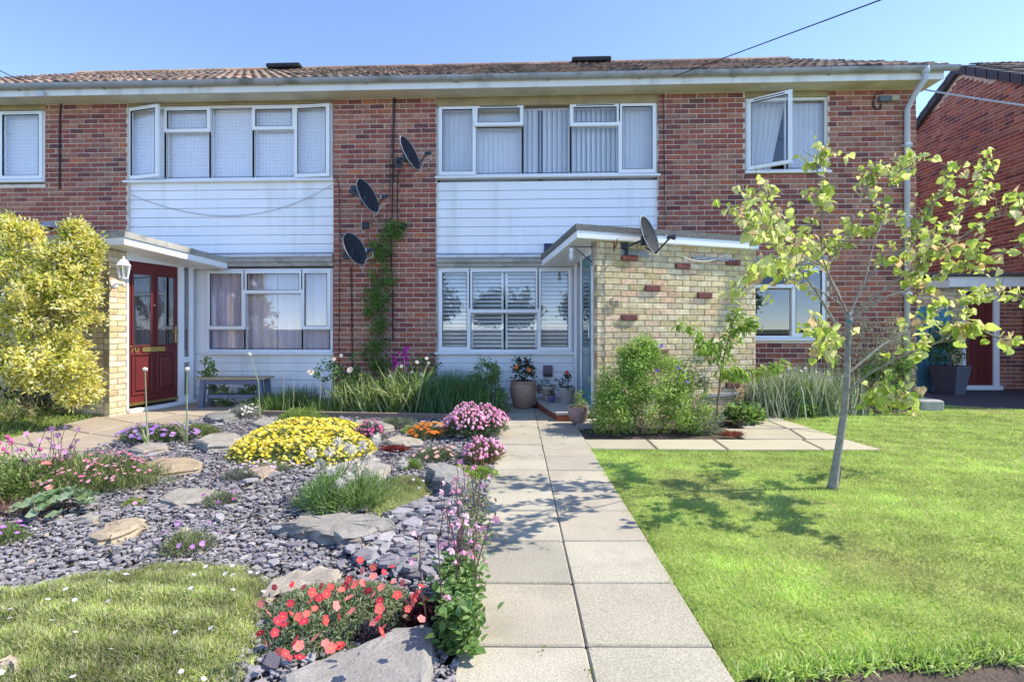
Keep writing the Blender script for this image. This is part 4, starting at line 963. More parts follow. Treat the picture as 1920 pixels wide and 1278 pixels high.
# ------------------------------------------------------------------ lawn, verge and slate
def lawn_blades(poly, n, h, w, cols, cw, near=1.0, extra=None, fall=1.3):
    P = sample_poly(poly, n, lambda s: np.clip((2.2 / np.maximum(np.hypot(s[:, 0], s[:, 1]), 2.2)) ** fall, 0, 1))
    if extra is not None: P = np.concatenate([P, extra])
    m = len(P); d = np.hypot(P[:, 0], P[:, 1]); sc = np.clip(d / 3.2, .9, 2.6)
    g = bumpy(P, 2.1) * .6 + bumpy(P[:, ::-1], 6.3) * .4
    c = pal(m, cols, .25, cw) * (0.74 + .45 * g)[:, None]
    dry = np.clip((bumpy(P, 1.3) * bumpy(P[:, ::-1], 3.7) - .38) * 2.2, 0, .75)[:, None] * rng.uniform(.3, 1., (m, 1)); c = c * (1 - dry) + np.array([.50, .44, .22]) * dry
    lean = rdir(m) * [1, 1, 0] * 1.1; Dv = norm(UP + lean)
    mb = MB(); hh = h * rng.uniform(.5, 1.3, m) * (.55 + .4 * g + .5 * bumpy(P, 23.)); c = c * (.78 + .36 * bumpy(P, 17.))[:, None]
    mb.inst(BLADE[0], BLADE[1], frames(Dv, norm(rdir(m) + np.array([0, 0, .1]))), np.stack([hh, w * sc * rng.uniform(.7, 1.3, m), hh], 1), np.column_stack([P, np.full(m, -.012)]), c)
    return mb
GCOL = [(.45, .62, .13), (.52, .66, .18), (.34, .51, .10), (.61, .66, .30), (.62, .56, .34)]
edge = []
for a, b in (((1108, 841), (1388, 1282)),):
    A_, B_ = np.array(G(*a)[:2]), np.array(G(*b)[:2]); k = 3800; t_ = rnd(k, 0, 1)[:, None] ** 1.0; edge.append(A_ + (B_ - A_) * t_ + rng.normal(size=(k, 2)) * .018)
A_, B_ = np.array(G(1108, 843)[:2]), np.array(G(1655, 845)[:2]); k = 3000; edge.append(A_ + (B_ - A_) * rnd(k, 0, 1)[:, None] + rng.normal(size=(k, 2)) * .015)
lw = lawn_blades(LAWN, 260000, .019, .0030, GCOL, [.32, .30, .2, .12, .06], extra=np.concatenate(edge))
o = lw.build('lawn_grass', M['grass']); tag(o, 'short sunlit green grass of the lawn right of the path', 'grass', kind='stuff')
# ragged tufts at the front edge of the lawn
T = []
for px, py, n in ((1440, 1252, 260), (1500, 1242, 220), (1560, 1235, 200), (1620, 1228, 160), (1690, 1220, 300), (1745, 1228, 420), (1800, 1220, 120), (1850, 1212, 420), (1880, 1216, 300), (1915, 1208, 100), (1720, 1205, 160)):
    T.append(np.array(G(px, py)[:2]) + rng.normal(size=(n, 2)) * [.05, .022])
T = np.concatenate(T); m = len(T); mb = MB()
leaves(mb, np.column_stack([T, np.full(m, -.03)]), norm(UP * .8 + rdir(m) * [1, 1, .2]), .055, .005, pal(m, GCOL[:4], .25), ARCH, Nv=norm(rdir(m) + UP * .2))
o = mb.build('grass_tufts', M['grass']); tag(o, 'longer ragged grass tufts hanging over the bare soil at lower right', 'grass', kind='stuff')
vb_ = lawn_blades(VERGE, 26000, .07, .005, [(.22, .33, .06), (.30, .36, .10), (.40, .38, .18), (.16, .26, .05)], None, fall=.2)
Pw = np.column_stack([sample_poly([G(*p) for p in ((-300, 800), (0, 790), (60, 784), (150, 776), (240, 762), (225, 752), (0, 745), (-300, 745))], 9000), np.zeros(9000)])
leaves(vb_, Pw, norm(UP * .9 + rdir(9000) * [1, 1, .3]), .27, .008, pal(9000, [(.42, .48, .18), (.62, .56, .32), (.3, .42, .10), (.54, .50, .28)], .2), ARCH, Nv=norm(rdir(9000) + UP * .1), jit=.45)
o = vb_.build('verge_grass', M['grass']); tag(o, 'long dry grass below the yellow shrub at far left', 'grass', kind='stuff')

def chips(poly, n, smin, smax, zmax, dens=None, pw=2.2):
    P = sample_poly(poly, n, dens); d = np.hypot(P[:, 0], P[:, 1]); s_ = smin + (smax - smin) * rng.uniform(0, 1, n) ** pw
    k = 6; ang = (np.arange(k) / k * 2 * math.pi)[None] + rng.uniform(-.35, .35, (n, k)); rr = rng.uniform(.55, 1.1, (n, k)) * s_[:, None]; el = rng.uniform(.35, .85, (n, 1)); th = rng.uniform(.12, .26, n) * s_ + .0015
    x = rr * np.cos(ang); y = rr * np.sin(ang) * el; V = np.zeros((n, 2 * k, 3)); V[:, :k, 0] = x; V[:, :k, 1] = y; V[:, k:, 0] = x * .92; V[:, k:, 1] = y * .92; V[:, k:, 2] = th[:, None]
    Rm = frames(rdir(n) * [1, 1, 0] + rdir(n) * .10, UP + rdir(n) * .22); V = np.einsum('nij,nkj->nki', Rm, V) + np.column_stack([P, rng.uniform(-.012, zmax, n)])[:, None]
    b = (np.arange(n) * 2 * k)[:, None]
    top = b + np.arange(k, 2 * k)[None]; sd = np.concatenate([np.stack([b[:, 0] + i, b[:, 0] + (i + 1) % k, b[:, 0] + k + (i + 1) % k, b[:, 0] + k + i], 1) for i in range(k)])
    c = pal(n, [(.26, .245, .26), (.215, .20, .22), (.33, .31, .315), (.14, .13, .15), (.38, .35, .35), (.29, .255, .265), (.38, .33, .26), (.26, .27, .27)], .18, [.22, .2, .16, .12, .1, .1, .03, .07])
    return MB().add(V.reshape(-1, 3), [top, sd], np.repeat(c, 2 * k, 0))
sm = chips(ROCK, 60000, .009, .029, .018, lambda s: np.clip((3.0 / np.maximum(np.hypot(s[:, 0], s[:, 1]), 1.6)) ** 1.1, .22, 1))
o = sm.build('slate_chippings', M['slate']); tag(o, 'small purple-grey slate chippings covering the rockery', 'slate chippings', kind='stuff')
BIGP = [G(*p) for p in ((735, 965), (890, 925), (880, 1010), (860, 1075), (770, 1090), (650, 1045))]
sm = chips(BIGP, 900, .03, .075, .045, pw=1.4)
s2 = chips(ROCK, 1100, .03, .065, .028)
sm.add(np.concatenate(s2.v), [np.concatenate(f) for f in s2.f.values()], np.concatenate(s2.c))
o = sm.build('slate_shards', M['slate']); tag(o, 'larger flat slate shards lying loose on the chippings', 'slate shards', kind='stuff')

# ------------------------------------------------------------------ rocks
def rock(label, pxs, h, col, jag=.012, dark=None):
    h *= .85
    t = np.array([G(px, py, h)[:2] for px, py in pxs]); n0 = len(t); O = []
    for i in range(n0):
        a, b = t[i], t[(i + 1) % n0]
        for k in range(3): O.append(a + (b - a) * k / 3 + rng.normal(size=2) * jag * (1 if k else .3))
    O = np.array(O); n = len(O); c = O.mean(0); d = O - c; l = np.linalg.norm(d, axis=1)[:, None]; V = []
    for z, s_, j in ((-.03, .015, 1.2), (h * .30, .022, 1.2), (h * .55, .006, 1.), (h * .8, .014, .8), (h, 0, .0)):
        V += [[*(q + e * s_ + rng.normal(size=2) * jag * j * .5), z + rng.normal() * .004 * (z > 0)] for q, e in zip(O, d / l)]
    for s_ in (.9, .55): V += [[*(c + e * s_), h + .004 + rng.normal() * .0025] for e in d]
    V.append([*c, h + .008]); q = [[k * n + i, k * n + (i + 1) % n, (k + 1) * n + (i + 1) % n, (k + 1) * n + i] for k in range(6) for i in range(n)]
    ar = sum(O[i][0] * O[(i + 1) % n][1] - O[(i + 1) % n][0] * O[i][1] for i in range(n))
    tri = [[6 * n + i, 6 * n + (i + 1) % n, 7 * n] for i in range(n)]
    if ar < 0: q = [x[::-1] for x in q]; tri = [x[::-1] for x in tri]
    cv = np.tile(np.array(col) * .85, (len(V), 1)); 
    if dark is not None: cv[:4 * n] = dark
    o = MB().add(V, [q, tri], cv).build('rock', M['rock']); tag(o, label, 'rock', 'rocks of the rockery'); return o
GR, TN, PL = (.33, .30, .26), (.42, .33, .22), (.38, .345, .29)
rock('large flat grey rock with a layered front in the middle of the slate', ((541, 975), (575, 966), (640, 964), (700, 964), (733, 974), (735, 985), (690, 996), (640, 1003), (600, 992), (560, 985)), .085, (.33, .305, .27), .02)
rock('wide tan rock left of the yellow flowers', ((268, 868), (300, 858), (345, 857), (375, 866), (372, 876), (320, 884), (280, 880)), .05, TN)
rock('grey boulder just left of the yellow flowers', ((368, 824), (395, 813), (440, 811), (452, 818), (430, 832), (390, 834)), .09, PL)
rock('flat brown rock in front of the purple asters', ((245, 838), (270, 829), (308, 830), (312, 838), (270, 846)), .06, (.38, .33, .28))
rock('pale half-buried rock in the left of the slate', ((300, 930), (335, 914), (385, 914), (398, 924), (385, 938), (330, 943)), .04, PL)
rock('tan wedge-shaped rock in the left foreground', ((170, 1000), (205, 977), (262, 970), (270, 980), (230, 998), (200, 1004)), .06, (.47, .38, .26))
rock('upright dark-faced rock beside the path', ((800, 872), (830, 866), (868, 880), (893, 905), (870, 912), (845, 906), (815, 892)), .13, (.32, .31, .29), .015, (.20, .20, .20))
rock('tan slab behind the red flowers', ((488, 1112), (530, 1078), (600, 1060), (632, 1066), (615, 1090), (550, 1105), (510, 1120)), .05, (.40, .35, .29))
rock('long grey slab at the bottom edge before the red flowers', ((800, 1166), (812, 1180), (790, 1290), (530, 1320), (540, 1265), (640, 1220), (720, 1185)), .06, (.33, .31, .285), .012)
rock('dark low rock beside the left-hand path', ((385, 777), (405, 771), (436, 769), (441, 776), (420, 783), (395, 784)), .08, (.24, .235, .22))
rock('small grey rock behind the yellow flowers', ((473, 792), (490, 783), (520, 782), (525, 790), (500, 797)), .06, (.35, .33, .30))
rock('tan rock behind the red sempervivum', ((722, 825), (745, 815), (788, 823), (790, 833), (760, 834)), .06, (.46, .40, .31))
rock('orange-edged rock in front of the yellow flowers', ((462, 880), (485, 868), (515, 868), (512, 880), (488, 892)), .05, (.42, .33, .25))
rock('pale rock under the fluffy seed heads', ((610, 885), (640, 866), (700, 862), (730, 872), (710, 890), (650, 897)), .05, (.40, .36, .32))
rock('pale rock by the timber edging', ((655, 797), (680, 787), (715, 789), (738, 798), (700, 806)), .07, (.38, .345, .30))
rock('little pale rock behind the orange flowers', ((812, 799), (825, 793), (838, 797), (832, 803)), .06, (.46, .43, .39))
rock('small slate rock among the big leaves at left', ((148, 970), (170, 962), (188, 966), (175, 974)), .04, PL)
rock('small tan rock in the pale green mat at the left edge', ((0, 1246), (15, 1232), (28, 1236), (24, 1250)), .10, (.50, .42, .30))

# ------------------------------------------------------------------ rockery plants
def plant(name, label, cat, px, py, grp='rockery plants'): return thing(name, label, cat, G(px, py), grp)
def part(mb, name, m, t): return mb.build(name, M[m], t, kind='stuff')
# yellow mat
YP = ((420, 862), (432, 838), (490, 812), (560, 800), (640, 797), (700, 812), (706, 850), (660, 872), (600, 880), (540, 876), (470, 874), (430, 870))
t = plant('yellow_alpine', 'wide mat of bright yellow flowers in the middle of the rockery', 'flowers', 560, 850)
P, d, poly = matpts(YP, 7000, .15, .16); hull(P, 'cushion', t, .12, poly, (.12, .15, .05))
part(leaves(MB(), P + rdir(7000) * .01, norm(UP * .7 + rdir(7000)), .022, .008, pal(7000, [(.26, .33, .10), (.36, .40, .2), (.2, .27, .08)], .2)), 'foliage', 'leaf', t)
P, d, _ = matpts(YP, 2600, .165, .16); part(flowers(MB(), P + UP * .012, norm(UP + rdir(2600) * .7), .0155, pal(2600, [(.86, .73, .10), (.88, .80, .24), (.84, .66, .05)], .1), pal(2600, [(.82, .52, .04)], .1)), 'flowers', 'petal', t)
# pale green carpets of phlox
def carpet(label, pp, n, h, cols, nf, px, py, L=.03, W=.0035, rise=.1):
    t = plant('moss_phlox', label, 'ground cover', px, py); P, d, poly = matpts(pp, n, h, rise); hull(P, 'cushion', t, h * .8, poly, (.24, .28, .10))
    P = P + np.column_stack([rng.normal(size=(n, 2)) * .022 * np.exp(-d / .05)[:, None] * 2.2, .02 * (bumpy(P, 31.) - .5)])
    g = bumpy(P, 7.); c = pal(n, cols, .3) * (.7 + .55 * g)[:, None] * (.75 + .5 * bumpy(P, 33.))[:, None]; mb = leaves(MB(), P - UP * .012, norm(UP * 1.1 + rdir(n)), L, W, c, BLADE, Nv=rdir(n)); part(mb, 'foliage', 'grass', t)
    if nf: P, d, _ = matpts(pp, nf, h, rise); part(flowers(MB(), P + UP * .03, norm(UP + rdir(nf) * .5), .009, pal(nf, [(.80, .76, .86)], .08), pal(nf, [(.6, .5, .7)], .1)), 'flowers', 'petal', t)
LIME = [(.46, .55, .15), (.54, .60, .24), (.36, .45, .12), (.60, .58, .32), (.56, .50, .34), (.30, .36, .10)]
carpet('broad pale green carpet plant filling the lower left corner', ((-160, 1130), (60, 1108), (200, 1082), (330, 1060), (440, 1070), (508, 1092), (515, 1130), (488, 1170), (478, 1230), (430, 1310), (-160, 1420)), 60000, .075, LIME, 46, 250, 1180)
carpet('smaller pale green carpet plant right of the fluffy seed heads', ((690, 950), (700, 915), (760, 900), (806, 905), (803, 930), (760, 962), (705, 972)), 9000, .10, LIME, 8, 750, 945)
# generic mound with flowers
def mound(name, label, px, py, rx, ry, h, nl, L, W, lc, nf=0, fr=.012, fc=None, cc=None, tm=FLOWER, cat='flowers', fh=.015, tmpl=LEAF, stemmed=False, m='leaf', grp='rockery plants', z=0.):
    t = thing(name, label, cat, (*G(px, py)[:2], z), grp); c = np.array([*G(px, py)[:2], z])
    P, O = dome(nl, c, rx, ry, h, .45); mb = leaves(MB(), P, norm(O * .9 + rdir(nl) * .8 + UP * .4), L, W, pal(nl, lc, .22) * (.7 + .5 * bumpy(P, 40.))[:, None], tmpl)
    part(mb, 'foliage', m, t)
    if nf:
        P, O = dome(nf, c, rx * 1.03, ry * 1.03, h, .93, 1.25); P2 = P + O * fh + UP * fh
        part(flowers(MB(), P2, norm(O * .6 + UP * .6 + rdir(nf) * .35), fr, pal(nf, fc, .12), pal(nf, cc or [(.8, .6, .1)], .1), tm) if tm is not BALL else MB().inst(BALL[0], BALL[1], frames(rdir(nf), rdir(nf)), fr * rng.uniform(.7, 1.2, nf), P2, pal(nf, fc, .2)), 'flowers', 'petal', t)
        if stemmed: part(stems(MB(), c + (P - c) * .3, P2, .0022, .0015, (.2, .25, .1), 3, .06), 'stems', 'leaf', t)
    return t
PINK = [(.78, .34, .50), (.84, .48, .60), (.70, .24, .42), (.86, .58, .66)]
mound('light_green_mound', 'rounded bright green cushion behind the yellow flowers', 563, 792, .30, .22, .16, 3500, .03, .008, [(.34, .46, .12), (.28, .40, .09)], cat='plant')
mound('purple_aster', 'clump of purple daisies by the left-hand path', 290, 826, .40, .17, .15, 2600, .04, .008, [(.2, .28, .09), (.3, .36, .18)], 130, .024, [(.36, .18, .62), (.46, .26, .70), (.55, .30, .66)], [(.7, .5, .1)], FLOW6, stemmed=True)
mound('green_cushion', 'plain green cushion between the asters and the grey boulder', 374, 816, .20, .14, .11, 1800, .03, .007, [(.22, .30, .09), (.30, .36, .14)], cat='plant')
mound('pink_thrift', 'tall mound of pink thrift where the path meets the bed', 888, 815, .31, .33, .25, 4200, .06, .006, [(.20, .27, .12), (.30, .36, .22), (.14, .2, .08)], 620, .0145, PINK, tm=BALL, fh=.035, stemmed=True)
mound('pink_thrift', 'lower drift of pink thrift spilling toward the path edge', 905, 862, .15, .28, .12, 2200, .05, .006, [(.22, .28, .12), (.40, .22, .12)], 120, .0135, PINK, tm=BALL, fh=.03, stemmed=True)
mound('orange_rock_rose', 'small orange-flowered clump before the timber edging', 802, 822, .22, .16, .14, 2200, .022, .008, [(.22, .28, .10), (.3, .36, .16)], 75, .022, [(.85, .24, .03), (.80, .33, .05), (.78, .18, .04)], [(.85, .5, .05)])
mound('lime_sedum', 'pale lime clump left of the orange flowers', 768, 812, .11, .09, .07, 900, .02, .008, [(.42, .52, .15)], cat='plant')
mound('pink_dianthus', 'small dianthus with hot pink flowers right of the yellow mat', 692, 826, .14, .12, .17, 1500, .05, .005, [(.24, .3, .2), (.18, .24, .14)], 60, .017, [(.75, .12, .35), (.70, .2, .42)], [(.5, .05, .2)])
mound('red_sempervivum', 'low dark red houseleek cluster in the slate', 741, 846, .15, .07, .045, 900, .025, .012, [(.30, .06, .05), (.38, .10, .08), (.22, .05, .05)], cat='plant')
mound('pale_pink_rock_rose', 'grey-green clump with pale salmon flowers', 815, 862, .20, .15, .10, 1900, .022, .007, [(.26, .31, .18), (.2, .27, .1)], 26, .021, [(.85, .45, .42), (.88, .56, .52)], [(.8, .7, .3)])
mound('lime_sedum', 'fleshy lime green sedum beside the upright rock', 880, 893, .20, .17, .06, 2400, .022, .011, [(.40, .52, .08), (.33, .46, .07)], cat='plant', tmpl=LEAF6)
mound('silver_plant', 'silver-white flowering tuft beside the left-hand path', 458, 782, .20, .12, .14, 1500, .035, .007, [(.42, .44, .38), (.5, .5, .44)], 40, .016, [(.82, .80, .72)], [(.8, .7, .3)])
mound('grey_tuft', 'grey-green tuft in front of the timber edging', 745, 800, .24, .11, .10, 1700, .03, .008, [(.34, .38, .27), (.26, .31, .18)], cat='plant')
mound('purple_phlox', 'sparse tuft with mauve flowers in the left slate', 352, 1036, .13, .10, .10, 900, .03, .004, [(.30, .36, .14), (.4, .42, .25)], 22, .012, [(.48, .22, .60), (.58, .30, .62)], stemmed=True, fh=.03)
mound('purple_phlox', 'grey tuft with purple flowers beside the pale half-buried rock', 412, 945, .12, .10, .07, 900, .025, .005, [(.36, .38, .26), (.3, .34, .18)], 12, .012, [(.40, .08, .36)])
mound('purple_phlox', 'mauve-flowered tuft at the very left edge', 6, 1020, .10, .10, .09, 700, .03, .005, [(.26, .34, .12)], 14, .013, [(.46, .2, .62)])
mound('small_alpine', 'little tuft with one pink flower in the slate at left', 250, 948, .07, .05, .04, 350, .02, .006, [(.34, .42, .12)], 4, .015, [(.8, .4, .6)])
mound('pink_edging_alpine', 'pale lilac flowers along the front of the yellow mat', 500, 882, .26, .06, .06, 900, .022, .006, [(.28, .33, .18)], 40, .012, [(.74, .54, .72)])
mound('grey_tuft', 'dull grey tuft left of the orange-edged rock', 450, 900, .14, .10, .08, 1000, .025, .006, [(.34, .34, .28), (.26, .28, .2)], 6, .012, [(.74, .5, .6)])
mound('green_tuft', 'loose green tuft left of the upright rock', 770, 880, .09, .08, .07, 500, .04, .007, [(.3, .42, .12)], cat='plant')
# drift of pinks at far left
mound('pink_saxifrage', 'broad drift of small pink flowers at the left edge', 165, 915, .52, .28, .20, 7500, .06, .0045, [(.28, .37, .12), (.38, .44, .2), (.22, .3, .09), (.46, .42, .2)], 260, .012, [(.72, .25, .40), (.78, .42, .52), (.70, .2, .32)], [(.7, .4, .3)], fh=.03, stemmed=True, tmpl=BLADE)
mound('pink_saxifrage', 'leafy clump with coral flowers at the far left edge', 20, 935, .36, .26, .26, 4200, .035, .012, [(.22, .32, .08), (.34, .42, .14)], 22, .022, [(.80, .22, .22), (.80, .36, .32)], [(.85, .6, .1)])
t = plant('pink_columbine', 'airy mauve-pink columbine among the pinks at left', 'flowers', 95, 925)
b0 = np.array(G(95, 925)); E = b0 + np.column_stack([rnd(26, -.16, .16), rnd(26, -.12, .12), rnd(26, .24, .46)])
part(stems(MB(), np.repeat(b0[None], 26, 0) + rng.normal(size=(26, 3)) * [.05, .05, 0], E, .003, .002, (.10, .06, .06), 4, .08), 'stems', 'leaf', t)
for p in E: fl = flowers(MB(), np.array([p]), norm(rdir(1) + [[0, -.6, .3]]), .018, np.array([(.66, .34, .52)]), np.array([(.8, .6, .7)])); fl.build('flower', M['petal'], t)
t = plant('sea_thrift', 'bright pink thrift heads on bare stalks at the left edge', 'flowers', 15, 905)
b0 = np.array(G(15, 905)); E = b0 + np.column_stack([rnd(15, -.22, .22), rnd(15, -.1, .1), rnd(15, .20, .36)])
part(stems(MB(), np.repeat(b0[None], 15, 0) + rng.normal(size=(15, 3)) * [.1, .05, 0], E, .0025, .002, (.2, .2, .1), 4, .05), 'stems', 'leaf', t)
for p in E: MB().inst(BALL[0], BALL[1], frames(rdir(1), rdir(1)), np.array([[.018, .018, .012]]), np.array([p]), pal(1, [(.80, .16, .36), (.74, .22, .42)])).build('flower', M['petal'], t)
# lobed leaves at left
t = plant('lobed_leaf_plant', 'pale green plant with big scalloped leaves on the slate at left', 'plant', 115, 962)
c = np.array(G(115, 962)); n = 46; ph = rnd(n, 0, 6.28); rr = rnd(n, .03, .21)
for i in range(n):
    p = c + [rr[i] * math.cos(ph[i]) * 1.2, rr[i] * math.sin(ph[i]) * .8, .05 + .09 * (1 - rr[i] / .22) + rnd(1)[0] * .02]; k = 11; a = np.linspace(0, 2 * math.pi, k, endpoint=False); r_ = .040 * (1 + .18 * np.cos(5 * a)); nv = norm(np.array([math.cos(ph[i]) * .5, math.sin(ph[i]) * .5, 1.]) + rdir(1)[0] * .4); Fm = frames(np.array([[1., 0, .1]]), nv[None])[0]
    V = np.concatenate([np.zeros((1, 3)), np.stack([r_ * np.cos(a), r_ * np.sin(a), .010 * np.cos(5 * a) + .01], 1)]) @ Fm.T + p
    MB().add(V, [[[0, 1 + j, 1 + (j + 1) % k] for j in range(k)]], pal(1, [(.30, .40, .22), (.36, .46, .28), (.2, .3, .12)], .1)[0]).build('leaf', M['leaf'], t)
t = plant('dead_fern', 'brown dead stalks at the left edge of the slate', 'plant', 35, 965); n = 260
P = np.array(G(35, 965)) + rng.normal(size=(n, 3)) * [.14, .09, .02] + UP * .03; part(leaves(MB(), P, norm(rdir(n) * [1, 1, .3]), .12, .006, pal(n, [(.16, .07, .05), (.24, .13, .09)], .2), BLADE), 'stalks', 'leaf', t)
# pulsatilla with feathery seed heads
t = plant('pasque_flower', 'feathery green clump with fluffy silver seed heads behind the large flat rock', 'plant', 645, 945)
c = np.array(G(645, 950)); n = 6500; P, O = dome(n, c, .33, .22, .22, .3)
part(leaves(MB(), P, norm(O * .8 + rdir(n) * .7 + UP * .5), .05, .004, pal(n, [(.20, .33, .07), (.28, .42, .10), (.36, .44, .24), (.15, .25, .06)], .2), BLADE, Nv=rdir(n)), 'foliage', 'leaf', t)
HD = [(600, 868), (633, 828), (660, 843), (652, 838), (680, 835), (693, 858), (655, 893), (640, 905), (648, 956), (690, 880), (668, 868), (618, 846), (585, 850), (690, 942), (620, 880), (706, 822), (757, 868)]
for px, py in HD:
    Z = rng.uniform(3.05, 3.4); p = np.array(A(px, py, Z)); s0 = c + [rnd(1)[0] * .12, rnd(1)[0] * .08, .08]
    if p[2] > .2: part(stems(MB(), [s0], [p], .0025, .002, (.22, .28, .14), 4, .05), 'stalk', 'leaf', t)
    k = 120; leaves(MB(), np.repeat(p[None], k, 0), rdir(k), .040, .0048, pal(k, [(.84, .80, .72), (.76, .70, .68), (.76, .72, .54)], .1), BLADE, Nv=rdir(k)).build('seed_head', M['petal'], t)
# red rock rose in the foreground: flowers one by one
RP = ((486, 1205), (500, 1150), (560, 1120), (660, 1110), (740, 1115), (795, 1135), (800, 1165), (745, 1192), (660, 1228), (560, 1245), (505, 1235))
t = plant('red_rock_rose', 'coral red rock rose in the foreground beside the path', 'flowers', 640, 1190)
n = 11000; P, d, poly = matpts(RP, n, .17, .13); P[:, 2] *= rng.uniform(.35, 1.05, n)
part(leaves(MB(), P, norm(UP * .5 + rdir(n)), .024, .006, pal(n, [(.36, .40, .24), (.28, .34, .16), (.44, .46, .32), (.22, .28, .10)], .2)), 'foliage', 'leaf', t)
k = 60; P, d, _ = matpts(RP, k, .10, .1); part(stems(MB(), P * [1, 1, 0], P + rdir(k) * .06, .003, .0015, (.2, .14, .1), 4), 'stems', 'leaf', t)
FM = [flowers(MB(), np.zeros((1, 3)), np.array([[0, 0, 1.]]), .0155, np.array([cc_]), np.array([(.80, .40, .05)]), jit=0).mesh('flower', M['petal']) for cc_ in ((.78, .08, .09), (.85, .17, .15), (.66, .05, .09), (.86, .26, .24))]
FR = [(515, 1100), (548, 1095), (570, 1100), (603, 1098), (585, 1125), (612, 1112), (640, 1105), (655, 1085), (680, 1070), (700, 1080), (720, 1072), (735, 1062), (738, 1090), (715, 1100), (760, 1100), (775, 1120), (790, 1098), (785, 1110), (490, 1130), (505, 1148), (545, 1150), (560, 1155), (570, 1165), (590, 1140), (545, 1130), (660, 1145), (637, 1155), (610, 1162), (655, 1120), (680, 1092), (712, 1125), (712, 1140), (710, 1158), (700, 1165), (720, 1175), (715, 1185), (765, 1140), (775, 1130), (780, 1115), (790, 1160), (487, 1185), (515, 1185), (500, 1205), (555, 1200), (560, 1210), (592, 1195), (610, 1205), (620, 1215), (637, 1207), (640, 1212), (562, 1232), (525, 1220), (535, 1225), (540, 1232), (520, 1165), (535, 1170), (665, 1095), (690, 1105), (700, 1115), (675, 1049), (700, 1062), (630, 1135), (745, 1115), (755, 1092), (648, 1098), (530, 1155), (585, 1110), (600, 1120), (620, 1100), (575, 1150)]
for px, py in FR:
    zz = rng.uniform(.13, .22); x, y, _ = G(px, py, zz); nv = norm(UP * .7 + np.array([0, -.5, 0]) + rdir(1)[0] * .6); Fm = frames(rdir(1), nv[None])[0]
    Mx = Matrix.Translation((x, y, zz)) @ Matrix(Fm.tolist()).to_4x4(); link('flower', FM[random.randrange(4)], t, M=Mx @ Matrix.Scale(rng.uniform(.8, 1.2), 4))
# columbine along the path edge
t = plant('columbine', 'tall pink columbine leaning over the left edge of the path', 'flowers', 868, 1150)
S = []; E = []
for i in range(34):
    py = rng.uniform(965, 1215); px = 868 + (1090 - py) * .10 + rng.normal() * 22; s0 = np.array(G(px - 8, py)); S.append(s0); E.append(s0 + [rng.normal() * .05, rng.normal() * .04, rng.uniform(.20, .42)])
part(stems(MB(), S, E, .0028, .0018, (.17, .09, .09), 4, .06), 'stems', 'leaf', t)
CM = [flowers(MB(), np.zeros((1, 3)), np.array([[0, 0, 1.]]), .019, np.array([cc_]), np.array([(.82, .62, .66)]), _flower(5, .34, .9), jit=0).mesh('flower', M['petal']) for cc_ in ((.74, .36, .50), (.66, .28, .44), (.80, .50, .60))]
for i, p in enumerate(E):
    for k in range(2 if i % 2 else 1):
        q = p + rng.normal(size=3) * [.02, .02, .012] - UP * .07 * k; Fm = frames(rdir(1), norm(np.array([rng.normal() * .5, -.5, -.6]))[None])[0]
        link('flower', CM[random.randrange(3)], t, M=Matrix.Translation(Vector(q)) @ Matrix(Fm.tolist()).to_4x4())
    if i % 2: part(leaves(MB(), np.repeat(p[None], 5, 0) - UP * rnd(5, .0, .12)[:, None], norm(rdir(5) + UP), .022, .006, pal(5, [(.34, .36, .18), (.3, .2, .16)])), 'buds', 'leaf', t)
n = 900; P = np.array([G(*p) for p in zip(rng.normal(858, 19, n), rng.uniform(1105, 1245, n))]); P = P + np.column_stack([np.zeros(n), np.zeros(n), rng.uniform(.02, .17, n)])
part(leaves(MB(), P, norm(rdir(n) * [1, 1, .4] + UP * .2), .036, .030, pal(n, [(.17, .29, .08), (.24, .37, .13), (.12, .21, .05)], .2), LEAF6, Nv=norm(UP + rdir(n) * .6)), 'foliage', 'leaf', t)
n = 500; P = np.array([G(*p) for p in zip(rng.normal(890, 16, n), rng.uniform(930, 1090, n))]) + np.column_stack([np.zeros(n), np.zeros(n), rng.uniform(.01, .2, n)])
part(leaves(MB(), P, norm(rdir(n) + UP * .3), .028, .014, pal(n, [(.17, .27, .08), (.25, .34, .13), (.3, .24, .16)], .2), LEAF6), 'lower_leaves', 'leaf', t)
mound('red_leaved_bergenia', 'small dark purple-leaved plant between the red flowers and the columbine', 800, 1175, .09, .06, .09, 160, .05, .035, [(.16, .05, .06), (.10, .035, .05), (.2, .12, .08)], cat='plant', tmpl=LEAF6)
mound('dark_sempervivum', 'blackish rosette in front of the red flowers', 688, 1205, .07, .05, .05, 260, .03, .014, [(.06, .045, .06), (.10, .07, .09)], cat='plant')
# allium stalks
for lb, b_, tp in (('leaning stalk with a closed bud before the red door', (277, 838), (272, 692)), ('upright stalk with a white bud before the side light', (350, 836), (351, 692)), ('arching stalk with a white bud over the bench', (487, 786), (468, 664))):
    b0 = np.array(G(*b_)); Z = (b0[1] * cs - b0[0] * sn); e_ = np.array(A(*tp, Z)); t = thing('allium', lb, 'flower', b0, 'allium stalks')
    mid = (b0 + e_) / 2 + np.array([.05 if b_[0] > 400 else .0, 0, .05 if b_[0] > 400 else 0]); MB().tube([b0, mid, e_], [.008, .006, .004], 6, (.36, .44, .26)).build('stalk', M['leaf'], t)
    MB().inst(BALL[0], BALL[1], frames(rdir(1), rdir(1)), np.array([[.022, .022, .028]]), e_[None], np.array([(.72, .72, .62)])).build('bud', M['petal'], t)
    leaves(MB(), np.repeat(b0[None], 5, 0), norm(UP + rdir(5) * [.3, .3, 0]), .24, .02, pal(5, [(.22, .34, .14), (.42, .42, .2)]), ARCH).build('leaves', M['leaf'], t)
